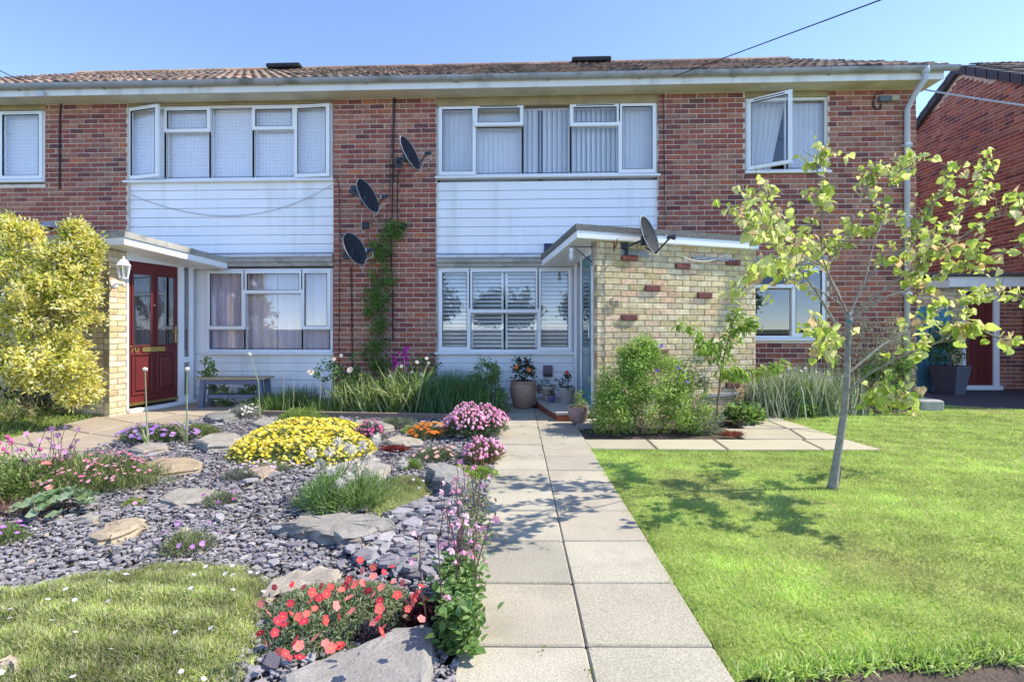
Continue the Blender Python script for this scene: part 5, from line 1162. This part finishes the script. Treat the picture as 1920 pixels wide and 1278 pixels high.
# ------------------------------------------------------------------ yellow shrub at the left
def base_of(px, py, z=0.): return np.array(G(px, py, z))
t = thing('yellow_shrub', 'large golden variegated shrub against the left-hand porch', 'shrub', G(60, 765), None)
lumps = [(A(55, 492, 6.0), (.46, .42, .24)), (A(20, 548, 5.95), (.60, .42, .36)), (A(88, 590, 5.85), (.50, .42, .36)), (A(122, 488, 6.0), (.26, .30, .16)), (A(30, 690, 5.75), (.70, .42, .28)), (A(-100, 540, 6.0), (.55, .5, .62)), (A(100, 690, 5.7), (.36, .30, .22)), (A(-90, 690, 5.8), (.6, .5, .4)), (A(110, 545, 5.9), (.36, .35, .22)), (A(146, 492, 6.05), (.16, .2, .16)), (A(150, 540, 6.1), (.12, .16, .12)), (A(118, 650, 5.95), (.16, .2, .12)), (A(36, 440, 6.05), (.16, .16, .10)), (A(142, 440, 6.05), (.05, .05, .09)), (A(164, 462, 6.05), (.06, .06, .07)), (A(8, 428, 6.05), (.06, .06, .09)), (A(150, 735, 5.8), (.14, .16, .08))]
mb = MB(); clumpy(mb, lumps, 34, 58, .085, .050, .022, [(.86, .76, .20), (.90, .84, .42), (.74, .68, .12), (.46, .52, .09), (.90, .87, .56)], [.33, .27, .2, .1, .1], LEAF6)
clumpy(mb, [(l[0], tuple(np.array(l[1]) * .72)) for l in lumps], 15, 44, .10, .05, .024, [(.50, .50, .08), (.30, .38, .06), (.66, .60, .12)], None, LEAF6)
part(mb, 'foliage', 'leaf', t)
b0 = base_of(60, 770); tips = [np.array(l[0]) + rng.normal(size=3) * .1 for l in lumps for _ in range(3)]
stems(MB(), [b0 + rng.normal(size=3) * [.15, .1, 0] for _ in tips], tips, .012, .005, (.16, .12, .08), 5, .15).build('stems', M['bark'], t)

# ------------------------------------------------------------------ flower bed under the windows
def bedplant(name, label, cat, px, Z): p = c2w((px - CX) / FPX * Z, Z); return thing(name, label, cat, (*p, 0), 'plants of the flower bed'), np.array([*p, 0.])
def bladeclump(t, c, n, L, W, cols, spread=.1, lean=.6, tmpl=ARCH, name='foliage', m='leaf'):
    P = c + np.column_stack([rng.normal(size=(n, 2)) * spread, np.zeros(n)]); part(leaves(MB(), P, norm(UP + rdir(n) * [lean, lean, 0]), L, W, pal(n, cols, .2), tmpl, Nv=norm(rdir(n) + UP * .1), jit=.35), name, m, t)
def leafball(t, lumps, ncl, nlf, cr, L, W, cols, w=None, tmpl=LEAF6, name='foliage', **k): part(clumpy(MB(), lumps, ncl, nlf, cr, L, W, cols, w, tmpl, **k), name, 'leaf', t)
def rose(p, r, col):
    mb = MB()
    for k, (rr, cup) in enumerate(((1., .2), (.72, .6), (.42, 1.0))): flowers(mb, np.array([p]) + UP * .004 * k, norm(np.array([[rng.normal() * .3, -.8, .6]])), r * rr, np.array([col]), np.array([col]) * .9, _flower(6, .5, cup), jit=0)
    return mb
t, c = bedplant('rose_bush', 'rose bush with pale pink blooms left of the brick pier', 'rose', 640, 7.05)
leafball(t, [(A(612, 705, 7.05), (.16, .14, .16)), (A(655, 690, 7.05), (.20, .16, .20)), (A(672, 725, 7.0), (.16, .14, .16)), (A(640, 735, 7.05), (.2, .15, .15))], 9, 22, .07, .045, .030, [(.10, .21, .05), (.15, .29, .07), (.20, .34, .08)])
stems(MB(), [c + rng.normal(size=3) * [.06, .05, 0] for _ in range(7)], [A(600 + 13 * k, 690 + rng.uniform(-20, 20), 7.05) for k in range(7)], .006, .003, (.14, .2, .08), 5).build('stems', M['leaf'], t)
for px, py, r in ((657, 694, .05), (583, 698, .045), (640, 667, .03), (626, 673, .03)): rose(A(px, py, 6.85), r, (.80, .68, .60)).build('bloom', M['petal'], t)
t, c = bedplant('rose_bush', 'rose bush with small white blooms at the foot of the brick pier', 'rose', 785, 7.1)
leafball(t, [(A(760, 705, 7.1), (.2, .15, .18)), (A(795, 695, 7.1), (.15, .13, .17)), (A(775, 735, 7.1), (.25, .15, .14))], 10, 24, .07, .042, .028, [(.10, .20, .06), (.16, .29, .08)])
for px, py in ((782, 679), (800, 672), (753, 687), (791, 702), (773, 698), (731, 705), (803, 713), (804, 681)): rose(A(px, py, 6.92), .028, (.82, .74, .68)).build('bloom', M['petal'], t)
t, c = bedplant('magenta_stock', 'two magenta flower spikes beside the brick pier', 'flowers', 755, 7.15)
for px, y0, y1 in ((760, 690, 652), (742, 700, 672)):
    k = 46; P = np.array([A(px + rng.normal() * 2.5, rng.uniform(y1, y0), 7.1) for _ in range(k)]) + rng.normal(size=(k, 3)) * .016
    flowers(MB(), P, norm(rdir(k) + [0, -.8, .2]), .021, pal(k, [(.62, .03, .42), (.72, .06, .50)]), pal(k, [(.5, .02, .3)])).build('flower_spike', M['petal'], t); MB().tube([c, A(px, y1, 7.1)], .006, 5, (.16, .24, .1)).build('stem', M['leaf'], t)
DAY = [(.26, .38, .09), (.40, .48, .18), (.50, .54, .28), (.18, .28, .06)]
for lb, px, Z, n, L in (('small strappy clump left of the bed centre', 655, 6.95, 130, .30), ('arching strappy clump below the rose', 690, 6.85, 130, .32), ('tall strappy clump in the middle of the bed', 742, 6.85, 170, .40), ('strappy clump right of the bed centre', 775, 6.9, 150, .40)):
    t, c = bedplant('daylily', lb, 'plant', px, Z); bladeclump(t, c, n, L * 1.3, .018, DAY, .07, .65)
t, c = bedplant('variegated_shrublet', 'upright cream-green clump left of the dark green bank', 'plant', 800, 6.9); leafball(t, [(c + UP * .22, (.12, .1, .22))], 26, 24, .04, .03, .012, [(.42, .48, .22), (.52, .55, .32), (.32, .40, .14)])
for lb, px, Z, h, n, cols in (('feathery blue-green clump left of the bushy plant', 838, 6.95, .34, 1100, [(.14, .27, .10), (.20, .34, .15), (.10, .2, .08)]), ('dark green grassy clump by the bench', 520, 7.15, .15, 500, [(.12, .22, .05), (.18, .3, .07)]), ('fine grassy clump at the left of the bed', 560, 7.2, .20, 380, [(.16, .25, .08), (.24, .33, .12)]), ('low leafy clump in front of the rose', 615, 7.0, .12, 320, [(.15, .26, .06), (.24, .35, .1)]), ('dense green clump beside the path end', 880, 6.9, .30, 900, [(.11, .21, .06), (.17, .3, .09)])):
    t, c = bedplant('lavender', lb, 'plant', px, Z); bladeclump(t, c, int(n * 1.5), h * 1.4, .008, cols, .15, .28, BLADE)
t, c = bedplant('bushy_perennial', 'tall bushy green plant left of the big terracotta pot', 'plant', 910, 6.95)
leafball(t, [(A(905, 730, 6.95), (.26, .2, .22)), (A(925, 755, 6.85), (.22, .2, .14)), (A(912, 700, 6.98), (.16, .14, .15)), (A(870, 750, 6.9), (.2, .16, .14))], 22, 34, .06, .055, .016, [(.13, .25, .06), (.20, .34, .09), (.28, .40, .14)], None, LEAF)
for px in (860, 888, 915, 930): part(stems(MB(), [c], [A(px, 672 + rng.uniform(-6, 20), 6.95)], .004, .002, (.16, .25, .1), 4), 'stalk', 'leaf', t)
t, c = bedplant('wall_shrub', 'small dark climber on the wall behind the bench', 'plant', 440, 7.45)
leafball(t, [(A(405, 735, 7.5), (.14, .08, .12)), (A(465, 730, 7.5), (.14, .08, .10)), (A(440, 750, 7.45), (.3, .08, .06)), (A(390, 690, 7.5), (.05, .05, .18))], 8, 22, .06, .05, .035, [(.16, .26, .06), (.22, .34, .10), (.30, .40, .12)])
for px, py in ((530, 760), (548, 765), (598, 762), (613, 764), (640, 763), (674, 766)):
    t, c = bedplant('dry_seed_stalk', 'bare dry seed stalk, %s from the left in the flower bed' % ('first', 'second', 'third', 'fourth', 'fifth', 'sixth')[(530, 548, 598, 613, 640, 674).index(px)], 'plant', px, 6.75); c2 = A(px + rng.normal() * 5, rng.uniform(690, 715), 6.75); MB().tube([c, (c + np.array(c2)) / 2 + [.01, 0, 0], c2], [.006, .005, .003], 5, (.50, .46, .28)).build('stalk', M['leaf'], t)
# trellis and climber
t = thing('trellis', 'weathered diamond trellis on the brick pier', 'trellis', (fx(715), D - .02, fz(715, 700)))
for k in range(9):
    for s_ in (-1, 1):
        py0 = 705 - k * 17; a = FP(694, py0); b = FP(736, py0 - 42)
        P0 = (a[0], D - .02 - .006 * s_, a[1]); P1 = (b[0], D - .02 - .006 * s_, b[1])
        if s_ < 0: P0 = (b[0], P0[1], a[1]); P1 = (a[0], P1[1], b[1])
        MB().tube([P0, P1], .008, 4, (.36, .30, .26)).build('lath', M['wood'], t)
t = thing('climber', 'green climbing plant rambling up the brick pier', 'climber', (fx(706), D - .1, 0))
path = [(706, 715), (712, 680), (704, 640), (700, 600), (706, 560), (712, 520), (716, 490), (722, 460), (733, 440), (748, 430), (712, 610), (722, 570), (728, 520), (694, 560), (704, 475), (698, 660), (728, 480), (720, 540), (706, 590), (716, 650), (722, 690), (738, 435)]
leafball(t, [((*FP(px, py)[:1], D - .08, FP(px, py)[1]), (.13, .07, .14)) for px, py in path], 10, 42, .065, .030, .014, [(.13, .27, .05), (.20, .38, .07), (.10, .2, .04), (.27, .42, .1)], None, LEAF)
mb = MB()
for pts in (((690, 745), (704, 700), (712, 640), (706, 560), (722, 460), (750, 428)), ((712, 745), (720, 650), (714, 540), (728, 440)), ((700, 480), (690, 440), (712, 380), (722, 340))): mb.tube([(FP(px, py)[0], D - .04, FP(px, py)[1]) for px, py in pts], [.009, .008, .007, .006, .005, .004][:len(pts)], 5, (.20, .15, .10))
mb.build('stems', M['bark'], t)

# ------------------------------------------------------------------ bench
bz = 7.28; bxl, bxr = c2w((372 - CX) / FPX * bz, bz), c2w((492 - CX) / FPX * bz, bz); u = np.array(bxr) - np.array(bxl); Lb = np.linalg.norm(u); Bb, _ = basis(bxl, bxr)
t = thing('garden_bench', 'small blue-grey backless bench with a wooden top', 'bench', (*((np.array(bxl) + np.array(bxr)) / 2), 0))
BG = (.13, .16, .24)
MB().cbox(-.04, Lb + .04, -.02, .30, .40, .425, .005, (.46, .36, .22), M=Bb).build('seat', M['wood'], t)
for x0, s_ in ((.02, -1), (Lb - .09, 1)):
    for y in (.0, .22):
        V = [[x0 + (s_ * .03 if z == 0 else 0) + dx, y + dy, z] for z in (0, .399) for dx, dy in ((0, 0), (.07, 0), (.07, .06), (0, .06))]; V = np.array(V) @ np.array(Bb.to_3x3()).T + np.array(Bb.translation)
        MB().add(V, [[[0, 1, 5, 4], [1, 2, 6, 5], [2, 3, 7, 6], [3, 0, 4, 7], [4, 5, 6, 7]]], BG).build('leg', M['wood'], t)
MB().cbox(.09, Lb - .09, .006, .04, .33, .398, .003, BG, M=Bb).build('apron', M['wood'], t); MB().cbox(.08, Lb - .08, .02, .05, .13, .18, .003, BG, M=Bb).build('stretcher', M['wood'], t); MB().cbox(.08, Lb - .08, .23, .26, .13, .18, .003, BG, M=Bb).build('stretcher', M['wood'], t)

# ------------------------------------------------------------------ pots by the right-hand door
def pot(name, label, px, py, prof, col, z=0., m='pot', n=24):
    x, y, _ = G(px, py, z); t = thing(name, label, 'plant pot', (x, y, z), 'pots by the door'); MB().lathe(prof, (x, y, z), n, col).build('pot', M[m], t, smooth=True)
    rt, zt = prof[-1]; MB().lathe([(rt * .98, zt + .002), (rt * .5, zt + .006), (.001, zt + .01)], (x, y, z), 12, (.07, .05, .04), cap=False).build('compost', M['soil'], t); return t, np.array([x, y, z + zt])
t, c = pot('urn_pot', 'big round terracotta urn with orange dahlias', 981, 764, [(.11, 0), (.135, .02), (.175, .15), (.19, .26), (.182, .33), (.172, .355), (.185, .365), (.185, .385), (.165, .385), (.16, .35)], (.40, .26, .19))
leafball(t, [(c + UP * .10, (.17, .14, .10)), (c + [.06, 0, .2], (.12, .1, .1)), (c + [-.05, 0, .24], (.1, .08, .07))], 9, 12, .05, .06, .025, [(.06, .10, .04), (.09, .15, .05), (.05, .06, .04)])
for px, py in ((968, 688), (992, 693)): flowers(MB(), np.array([A(px, py, 6.93)]), norm(np.array([[.1, -1, .3]])), .035, np.array([(.82, .20, .05)]), np.array([(.8, .45, .05)]), FLOW6, jit=0).build('flower', M['petal'], t)
t, c = pot('terracotta_pot', 'pale pot with trailing flowers behind the tiny violet pot', 1028, 750, [(.055, 0), (.065, .02), (.09, .16), (.10, .17), (.10, .20), (.088, .20), (.085, .19)], (.46, .36, .30), .105)
leafball(t, [(c + UP * .03, (.14, .1, .05)), (c + [-.11, 0, -.02], (.06, .06, .07))], 8, 12, .04, .035, .016, [(.13, .19, .06), (.3, .2, .2), (.2, .26, .1)])
t, c = pot('violet_pot', 'tiny violet pot with a green rosette', 1034, 754, [(.04, 0), (.055, .09), (.058, .10), (.05, .10)], (.17, .14, .26), .105)
leafball(t, [(c + UP * .015, (.05, .05, .035))], 6, 10, .03, .03, .015, [(.10, .19, .05)])
t, c = pot('grey_pot', 'grey conical pot with a single red dahlia', 1063, 755, [(.075, 0), (.08, .01), (.115, .185), (.122, .19), (.122, .215), (.108, .215), (.105, .2)], (.40, .36, .32), .105)
leafball(t, [(c + UP * .08, (.09, .08, .09))], 9, 12, .045, .06, .02, [(.05, .09, .035), (.09, .07, .05)])
flowers(MB(), np.array([A(1063, 698, 6.6)]), norm(np.array([[.1, -.8, .5]])), .032, np.array([(.72, .04, .05)]), np.array([(.8, .2, .1)]), FLOW6, jit=0).build('flower', M['petal'], t)
t, c = pot('terracotta_pot', 'rounded brown pot with bright green succulents beside the step', 1084, 792, [(.07, 0), (.085, .01), (.118, .10), (.12, .155), (.112, .185), (.117, .19), (.105, .19)], (.33, .22, .19), .02)
leafball(t, [(c + UP * .02, (.09, .08, .04)), (c + [.0, .0, .10], (.02, .02, .1))], 10, 14, .035, .03, .012, [(.36, .46, .12), (.26, .38, .10)])

# ------------------------------------------------------------------ bed in front of the right-hand porch
t = thing('green_shrub', 'wide bushy green shrub in front of the buff porch wall', 'shrub', G(1215, 812), None)
Zs = 5.65
lumps = [(A(1205, 760, Zs), (.48, .34, .34)), (A(1165, 730, Zs), (.28, .28, .30)), (A(1235, 715, Zs), (.32, .28, .28)), (A(1195, 680, Zs), (.20, .2, .22)), (A(1280, 770, Zs - .05), (.28, .26, .26)), (A(1150, 775, Zs - .05), (.24, .24, .22)), (A(1210, 660, Zs), (.07, .07, .10))]
leafball(t, lumps, 54, 46, .07, .036, .016, [(.34, .50, .09), (.42, .58, .13), (.25, .40, .06), (.52, .62, .22), (.46, .54, .26)], [.28, .27, .2, .15, .1], LEAF, out=.9)
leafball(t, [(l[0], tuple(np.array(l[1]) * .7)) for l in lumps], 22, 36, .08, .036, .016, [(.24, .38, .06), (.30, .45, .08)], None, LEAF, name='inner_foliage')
b0 = base_of(1215, 812); stems(MB(), [b0 + rng.normal(size=3) * [.1, .06, 0] for _ in range(16)], [np.array(l[0]) + rng.normal(size=3) * .08 for l in lumps for _ in range(2)] + [A(1165, 800, Zs - .3), A(1150, 790, Zs)], .007, .003, (.24, .22, .10), 5).build('stems', M['bark'], t)
t = thing('purple_flowered_shrub', 'grey-green shrub with a few violet flowers right of the bushy shrub', 'shrub', G(1308, 808), None)
leafball(t, [(A(1300, 760, 5.72), (.22, .18, .30)), (A(1315, 790, 5.65), (.2, .16, .12)), (A(1298, 700, 5.75), (.13, .12, .18))], 20, 30, .06, .05, .012, [(.30, .37, .20), (.22, .31, .12), (.40, .45, .30)], None, LEAF)
for px, py in ((1272, 689), (1290, 715), (1232, 694), (1240, 648)): flowers(MB(), np.array([A(px, py, 5.5)]), norm(np.array([[0, -1, .3]])), .022, np.array([(.34, .18, .62)]), np.array([(.5, .4, .2)]), jit=0).build('flower', M['petal'], t)
# sapling
t = thing('sapling', 'young sapling with drooping pointed leaves before the buff wall', 'tree', G(1344, 798), None)
Zp = 5.85; tr = [A(1344, 797, Zp), A(1345, 760, Zp), A(1350, 720, Zp), A(1352, 690, Zp), A(1362, 650, Zp), A(1376, 600, Zp), A(1382, 572, Zp)]
MB().tube(tr, [.013, .012, .012, .010, .008, .005, .003], 7, (.26, .19, .13)).build('trunk', M['bark'], t)
br = [[A(1352, 695, Zp), A(1335, 660, Zp - .1), A(1305, 620, Zp - .15), A(1275, 603, Zp - .2)], [A(1355, 690, Zp), A(1390, 695, Zp - .1), A(1430, 690, Zp - .2), A(1462, 680, Zp - .25)], [A(1362, 655, Zp), A(1330, 640, Zp - .1), A(1310, 650, Zp - .2)], [A(1365, 640, Zp), A(1395, 610, Zp - .1), A(1412, 600, Zp - .1)], [A(1353, 700, Zp), A(1370, 690, Zp - .25), A(1390, 700, Zp - .3)]]
mb = MB(); P = []; Dd = []
for b_ in br + [tr[3:]]:
    mb.tube(b_, np.linspace(.006, .002, len(b_)), 5, (.28, .22, .12)); b_ = np.array(b_)
    for k in range(85):
        s_ = rng.uniform(.1, 1) * (len(b_) - 1); i = min(int(s_), len(b_) - 2); p = b_[i] + (b_[i + 1] - b_[i]) * (s_ - i); P.append(p + rng.normal(size=3) * .035); Dd.append(norm(b_[i + 1] - b_[i]) * .5 + rdir(1)[0] * .6 - UP * .75)
mb.build('branches', M['bark'], t); P = np.array(P)
lm = [leaves(MB(), np.zeros((1, 3)), np.array([[1., 0, 0]]), .095, .040, np.array([c_]), LEAF6, Nv=np.array([[0, 0, 1.]]), jit=0).mesh('leaf', M['leaf']) for c_ in ((.30, .45, .07), (.38, .52, .10), (.24, .38, .06), (.46, .56, .16))]
Fm = frames(np.array(Dd), norm(UP + rdir(len(P)) * .5 + [0, -.4, 0]))
for i in range(min(300, len(P))): link('leaf', lm[i % 4], t, M=Matrix.Translation(Vector(P[i])) @ Matrix(Fm[i].tolist()).to_4x4() @ Matrix.Scale(rng.uniform(.7, 1.15), 4))
r_ = np.arange(300, len(P)); part(MB().inst(LEAF6[0], LEAF6[1], Fm[r_], np.column_stack([np.full(len(r_), .09), np.full(len(r_), .038), np.full(len(r_), .09)]), P[r_], pal(len(r_), [(.30, .45, .07), (.38, .52, .10), (.24, .38, .06)])), 'foliage', 'leaf', t)
mound('broadleaf_clump', 'low clump of broad green leaves at the porch corner', 1396, 792, .24, .18, .20, 420, .085, .055, [(.20, .33, .07), (.27, .41, .10), (.34, .46, .18), (.13, .23, .05)], cat='plant', tmpl=LEAF6, grp='plants before the buff porch')
mound('dry_red_sedum', 'dead reddish sedum on the bare soil by the buff slabs', 1372, 818, .13, .05, .035, 500, .04, .006, [(.34, .12, .07), (.26, .08, .05)], cat='plant', tmpl=BLADE, grp='plants before the buff porch')
# ------------------------------------------------------------------ bed at the foot of the right-hand wall
def sidebed(name, label, px, Z, grp='plants along the right-hand wall', cat='plant'): p = c2w((px - CX) / FPX * Z, Z); return thing(name, label, cat, (*p, 0), grp), np.array([*p, 0.])
for lb, px, Z, n, h in (('silvery clump nearest the buff porch', 1440, 6.75, 520, .50), ('silvery clump with white flowers', 1485, 6.85, 620, .56), ('silvery clump left of the tree trunk', 1530, 6.85, 560, .52), ('silvery clump behind the tree trunk', 1572, 6.9, 420, .46)):
    t, c = sidebed('rose_campion', lb, px, Z); bladeclump(t, c, n, h * 1.0, .014, [(.40, .45, .31), (.30, .37, .20), (.48, .51, .38), (.2, .28, .11)], .12, .35, BLADE)
    k = 14; P = c + np.column_stack([rnd(k, -.16, .16), rnd(k, -.1, .1), rnd(k, h * .75, h * 1.08)]); part(flowers(MB(), P, norm(rdir(k) + [0, -.5, .6]), .018, pal(k, [(.8, .8, .8)], .05), pal(k, [(.7, .7, .5)], .1)), 'flowers', 'petal', t)
t, c = sidebed('leafy_perennial', 'dark leafy plant between the silvery clumps', 1510, 6.6); leafball(t, [(c + UP * .2, (.16, .12, .2))], 16, 20, .06, .075, .022, [(.15, .27, .05), (.22, .36, .08)], None, LEAF)
t, c = sidebed('grey_shrub', 'airy olive-grey shrub against the right-hand wall', 1630, 7.1, cat='shrub')
leafball(t, [(A(1620, 690, 7.1), (.35, .22, .3)), (A(1650, 620, 7.15), (.32, .2, .28)), (A(1590, 720, 7.0), (.25, .2, .25)), (A(1680, 660, 7.1), (.2, .18, .25))], 16, 22, .09, .045, .013, [(.34, .38, .24), (.26, .31, .15), (.42, .45, .30)], None, LEAF)
stems(MB(), [c + rng.normal(size=3) * [.08, .05, 0] for _ in range(14)], [A(rng.uniform(1570, 1700), rng.uniform(560, 660), 7.1) for _ in range(14)], .008, .003, (.34, .30, .25), 5).build('stems', M['bark'], t)
t, c = sidebed('dark_shrub', 'dark green shrub at the foot of the downpipe', 1665, 6.95, cat='shrub')
leafball(t, [(A(1650, 725, 6.95), (.3, .22, .22)), (A(1680, 745, 6.9), (.22, .18, .14)), (A(1640, 690, 7.0), (.2, .16, .2)), (A(1690, 700, 6.98), (.14, .14, .2))], 22, 26, .07, .055, .020, [(.12, .24, .05), (.19, .33, .08), (.32, .44, .14), (.08, .15, .03)], None, LEAF)
# shrub in the planter by the neighbour's door
mb = clumpy(MB(), [(np.array(pc) + [0, 0, .95], (.22, .22, .22)), (np.array(pc) + [-.04, 0, .72], (.2, .2, .2))], 24, 26, .07, .05, .025, [(.09, .20, .06), (.14, .28, .09)], None, LEAF6); part(mb, 'foliage', 'leaf', pl)
MB().tube([pc + Vector((0, 0, .4)), pc + Vector((.01, 0, .6)), pc + Vector((-.02, 0, .9))], [.014, .012, .008], 6, (.2, .15, .1)).build('stem', M['bark'], pl)

# ------------------------------------------------------------------ the young tree on the lawn
Zt = 3.65
tree = thing('young_tree', 'slender young tree with yellow-green heart-shaped leaves on the lawn', 'tree', G(1562, 914), None)
def T3(pts, dz=0., slope=0.): return [np.array(A(px, py, Zt + dz + slope * k)) for k, (px, py) in enumerate(pts)]
trunk = T3(((1561, 922), (1562, 908), (1566, 880), (1574, 830), (1583, 770), (1587, 720), (1589, 670), (1591, 610), (1593, 585)))
BK = (.27, .25, .21)
MB().tube(trunk, [.046, .033, .027, .024, .023, .0215, .020, .0185, .017], 12, BK).build('trunk', M['bark'], tree, smooth=True)
MB().tube([trunk[1] + [.024, 0, -.02], trunk[2] + [.03, 0, -.02], trunk[2] + [.037, .0, .03]], [.014, .012, .004], 7, (.2, .17, .13)).build('dead_stub', M['bark'], tree)
MB().tube([np.array(A(1592.5, 604, Zt)) - [0, 0, .008], np.array(A(1592.5, 600, Zt))], .0215, 12, (.05, .2, .16)).build('tree_tie', M['vc'], tree)
LIM = [  # main limbs in picture terms with their drift in depth
    (((1587, 655), (1562, 600), (1530, 545), (1495, 500), (1450, 458), (1412, 415), (1400, 385)), -.06, .014),
    (((1591, 600), (1570, 545), (1548, 505), (1505, 455), (1470, 420), (1440, 370), (1425, 345)), .08, .011),
    (((1591, 590), (1560, 530), (1541, 480), (1541, 420), (1541, 370), (1532, 320), (1545, 295)), .04, .008),
    (((1593, 590), (1612, 545), (1640, 505), (1690, 470), (1730, 420), (1765, 360), (1790, 310)), .07, .010),
    (((1596, 590), (1640, 555), (1690, 520), (1750, 480), (1810, 440), (1860, 410), (1915, 390)), -.10, .011),
    (((1596, 600), (1650, 560), (1700, 545), (1770, 510), (1830, 490), (1890, 470), (1940, 450)), -.02, .011),
    (((1590, 735), (1630, 700), (1680, 672), (1740, 650), (1790, 625), (1840, 618), (1890, 640)), -.14, .010),
    (((1590, 700), (1650, 650), (1700, 620), (1760, 580), (1830, 560), (1880, 545), (1930, 560)), .10, .010),
    (((1586, 775), (1610, 762), (1635, 748), (1660, 742), (1690, 748)), -.08, .006),
    (((1586, 690), (1560, 660), (1548, 640), (1540, 640)), -.10, .005),
    (((1575, 570), (1530, 540), (1480, 520), (1430, 505), (1400, 510)), -.16, .006),
    (((1560, 560), (1552, 500), (1590, 440), (1610, 380), (1640, 330)), .16, .008),
    (((1620, 530), (1640, 450), (1665, 390), (1680, 330), (1700, 300)), .14, .007),
    (((1690, 520), (1720, 470), (1780, 420), (1840, 360), (1850, 310)), .16, .009),
    (((1545, 500), (1480, 470), (1440, 440), (1410, 440)), -.18, .006),
]
mb = MB(); LP = []; LD = []
for pts, dz, r0 in LIM:
    P = []; k = len(pts)
    for j, (px, py) in enumerate(pts): P.append(np.array(A(px, py, Zt + (dz * 5.5 - .10) * (j / (k - 1)) ** 1.1)))
    mb.tube(P, np.linspace(r0 * .85, .0025, k), 6, BK if r0 > .009 else (.24, .2, .16)); P = np.array(P)
    ntw = 38
    for _ in range(ntw):
        s_ = rng.uniform(.28, 1.0) * (k - 1); i = min(int(s_), k - 2); p = P[i] + (P[i + 1] - P[i]) * (s_ - i); dd = norm(norm(P[i + 1] - P[i]) * .7 + rdir(1)[0] * .75 + UP * .25); L_ = rng.uniform(.06, .22)
        q = p + dd * L_; mb.tube([p, p + dd * L_ * .5 + rng.normal(size=3) * .01, q], [.003, .0025, .0015], 4, (.26, .21, .17))
        for tt in rng.uniform(.3, 1.05, rng.integers(2, 6)):
            LP.append(p + dd * L_ * tt + rng.normal(size=3) * .012); LD.append(rdir(1)[0] * .8 - UP * rng.uniform(.2, 1.0) + dd * .3)
mb.build('branches', M['bark'], tree)
LP = np.array(LP); LD = np.array(LD); n = len(LP)
sp_ = [0, .12, .4, .72, 1.]; sd = [(-.06, .26), (.12, .46), (.42, .47), (.72, .26)]
hv = [[x, 0, -.22 * x * x] for x in sp_] + [[x, -y, .34 * y - .26 * x * x] for x, y in sd] + [[x, y, .24 * y - .16 * x * x] for x, y in sd]
hf = [[[0, 5, 6, 1], [1, 6, 7, 2], [2, 7, 8, 3], [1, 10, 9, 0], [2, 11, 10, 1], [3, 12, 11, 2]], [[3, 8, 4], [4, 12, 3]]]
LCOL = [(.58, .66, .15), (.68, .72, .25), (.45, .56, .10), (.76, .70, .34), (.72, .50, .27), (.32, .44, .07)]; LW = [.28, .24, .2, .12, .06, .1]
HM = [MB().add(np.array(hv), hf, c_).mesh('leaf', M['tleaf']) for c_ in LCOL]
Fm = frames(LD, norm(UP * .6 + rdir(n) * .9 + [.2, -.4, 0])); sz = .028 + .042 * rng.uniform(0, 1, n) ** 1.2; ci = rng.choice(6, n, p=LW)
order = rng.permutation(n)
for i in order[:300]: link('leaf', HM[ci[i]], tree, M=Matrix.Translation(Vector(LP[i])) @ Matrix(Fm[i].tolist()).to_4x4() @ Matrix.Scale(float(sz[i]), 4))
r_ = order[300:]; part(MB().inst(np.array(hv), hf, Fm[r_], sz[r_], LP[r_], np.array(LCOL)[ci[r_]]), 'foliage', 'tleaf', tree)

# ------------------------------------------------------------------ across the road: what the panes mirror
def street_tree(label, x, y, h, r, col):
    t = thing('street_tree', label, 'tree', (x, y, 0), 'trees across the road'); MB().tube([(x, y, -.1), (x + .1, y, h * .3), (x, y, h * .6)], [.22, .17, .08], 8, (.14, .11, .08)).build('trunk', M['bark'], t)
    part(clumpy(MB(), [((x, y, h * .62), (r, r, h * .36)), ((x + r * .5, y, h * .5), (r * .7, r * .7, h * .22)), ((x - r * .5, y + .3, h * .55), (r * .7, r * .7, h * .25))], 60, 26, .5, .28, .2, col, None, LEAF6), 'crown', 'leaf', t)
for k, (x, y, h, r) in enumerate(((-10, -27, 6.0, 3.0), (-2.5, -30, 4.6, 2.4), (5.5, -28, 5.0, 2.6), (14, -26, 6.5, 3))): street_tree(('broad tree mirrored at the left of the panes', 'low tree mirrored near the middle of the panes', 'rounded tree mirrored in the shuttered window', 'tall tree mirrored at the right of the panes')[k], x, y, h, r, [(.10, .2, .04), (.15, .27, .05), (.07, .14, .03)])

W = []
for k in range(26):
    q = joint0 + pu * (.452 * rng.integers(-1, 12) + rng.normal() * .012) + pr * rng.uniform(-.45, .45)
    if k % 3 == 0: q = joint0 + pu * rng.uniform(-1, 5) + pr * rng.normal() * .006
    W.append(np.column_stack([q + rng.normal(size=(9, 2)) * .012, np.full(9, -.01)]))
W = np.concatenate(W); n = len(W); o = leaves(MB(), W, norm(UP + rdir(n) * [1, 1, .2]), .022, .006, pal(n, [(.22, .32, .07), (.30, .38, .12)]), LEAF).build('joint_weeds', M['leaf']); tag(o, 'tiny weeds and moss in the joints of the slab path', 'weeds', kind='stuff')
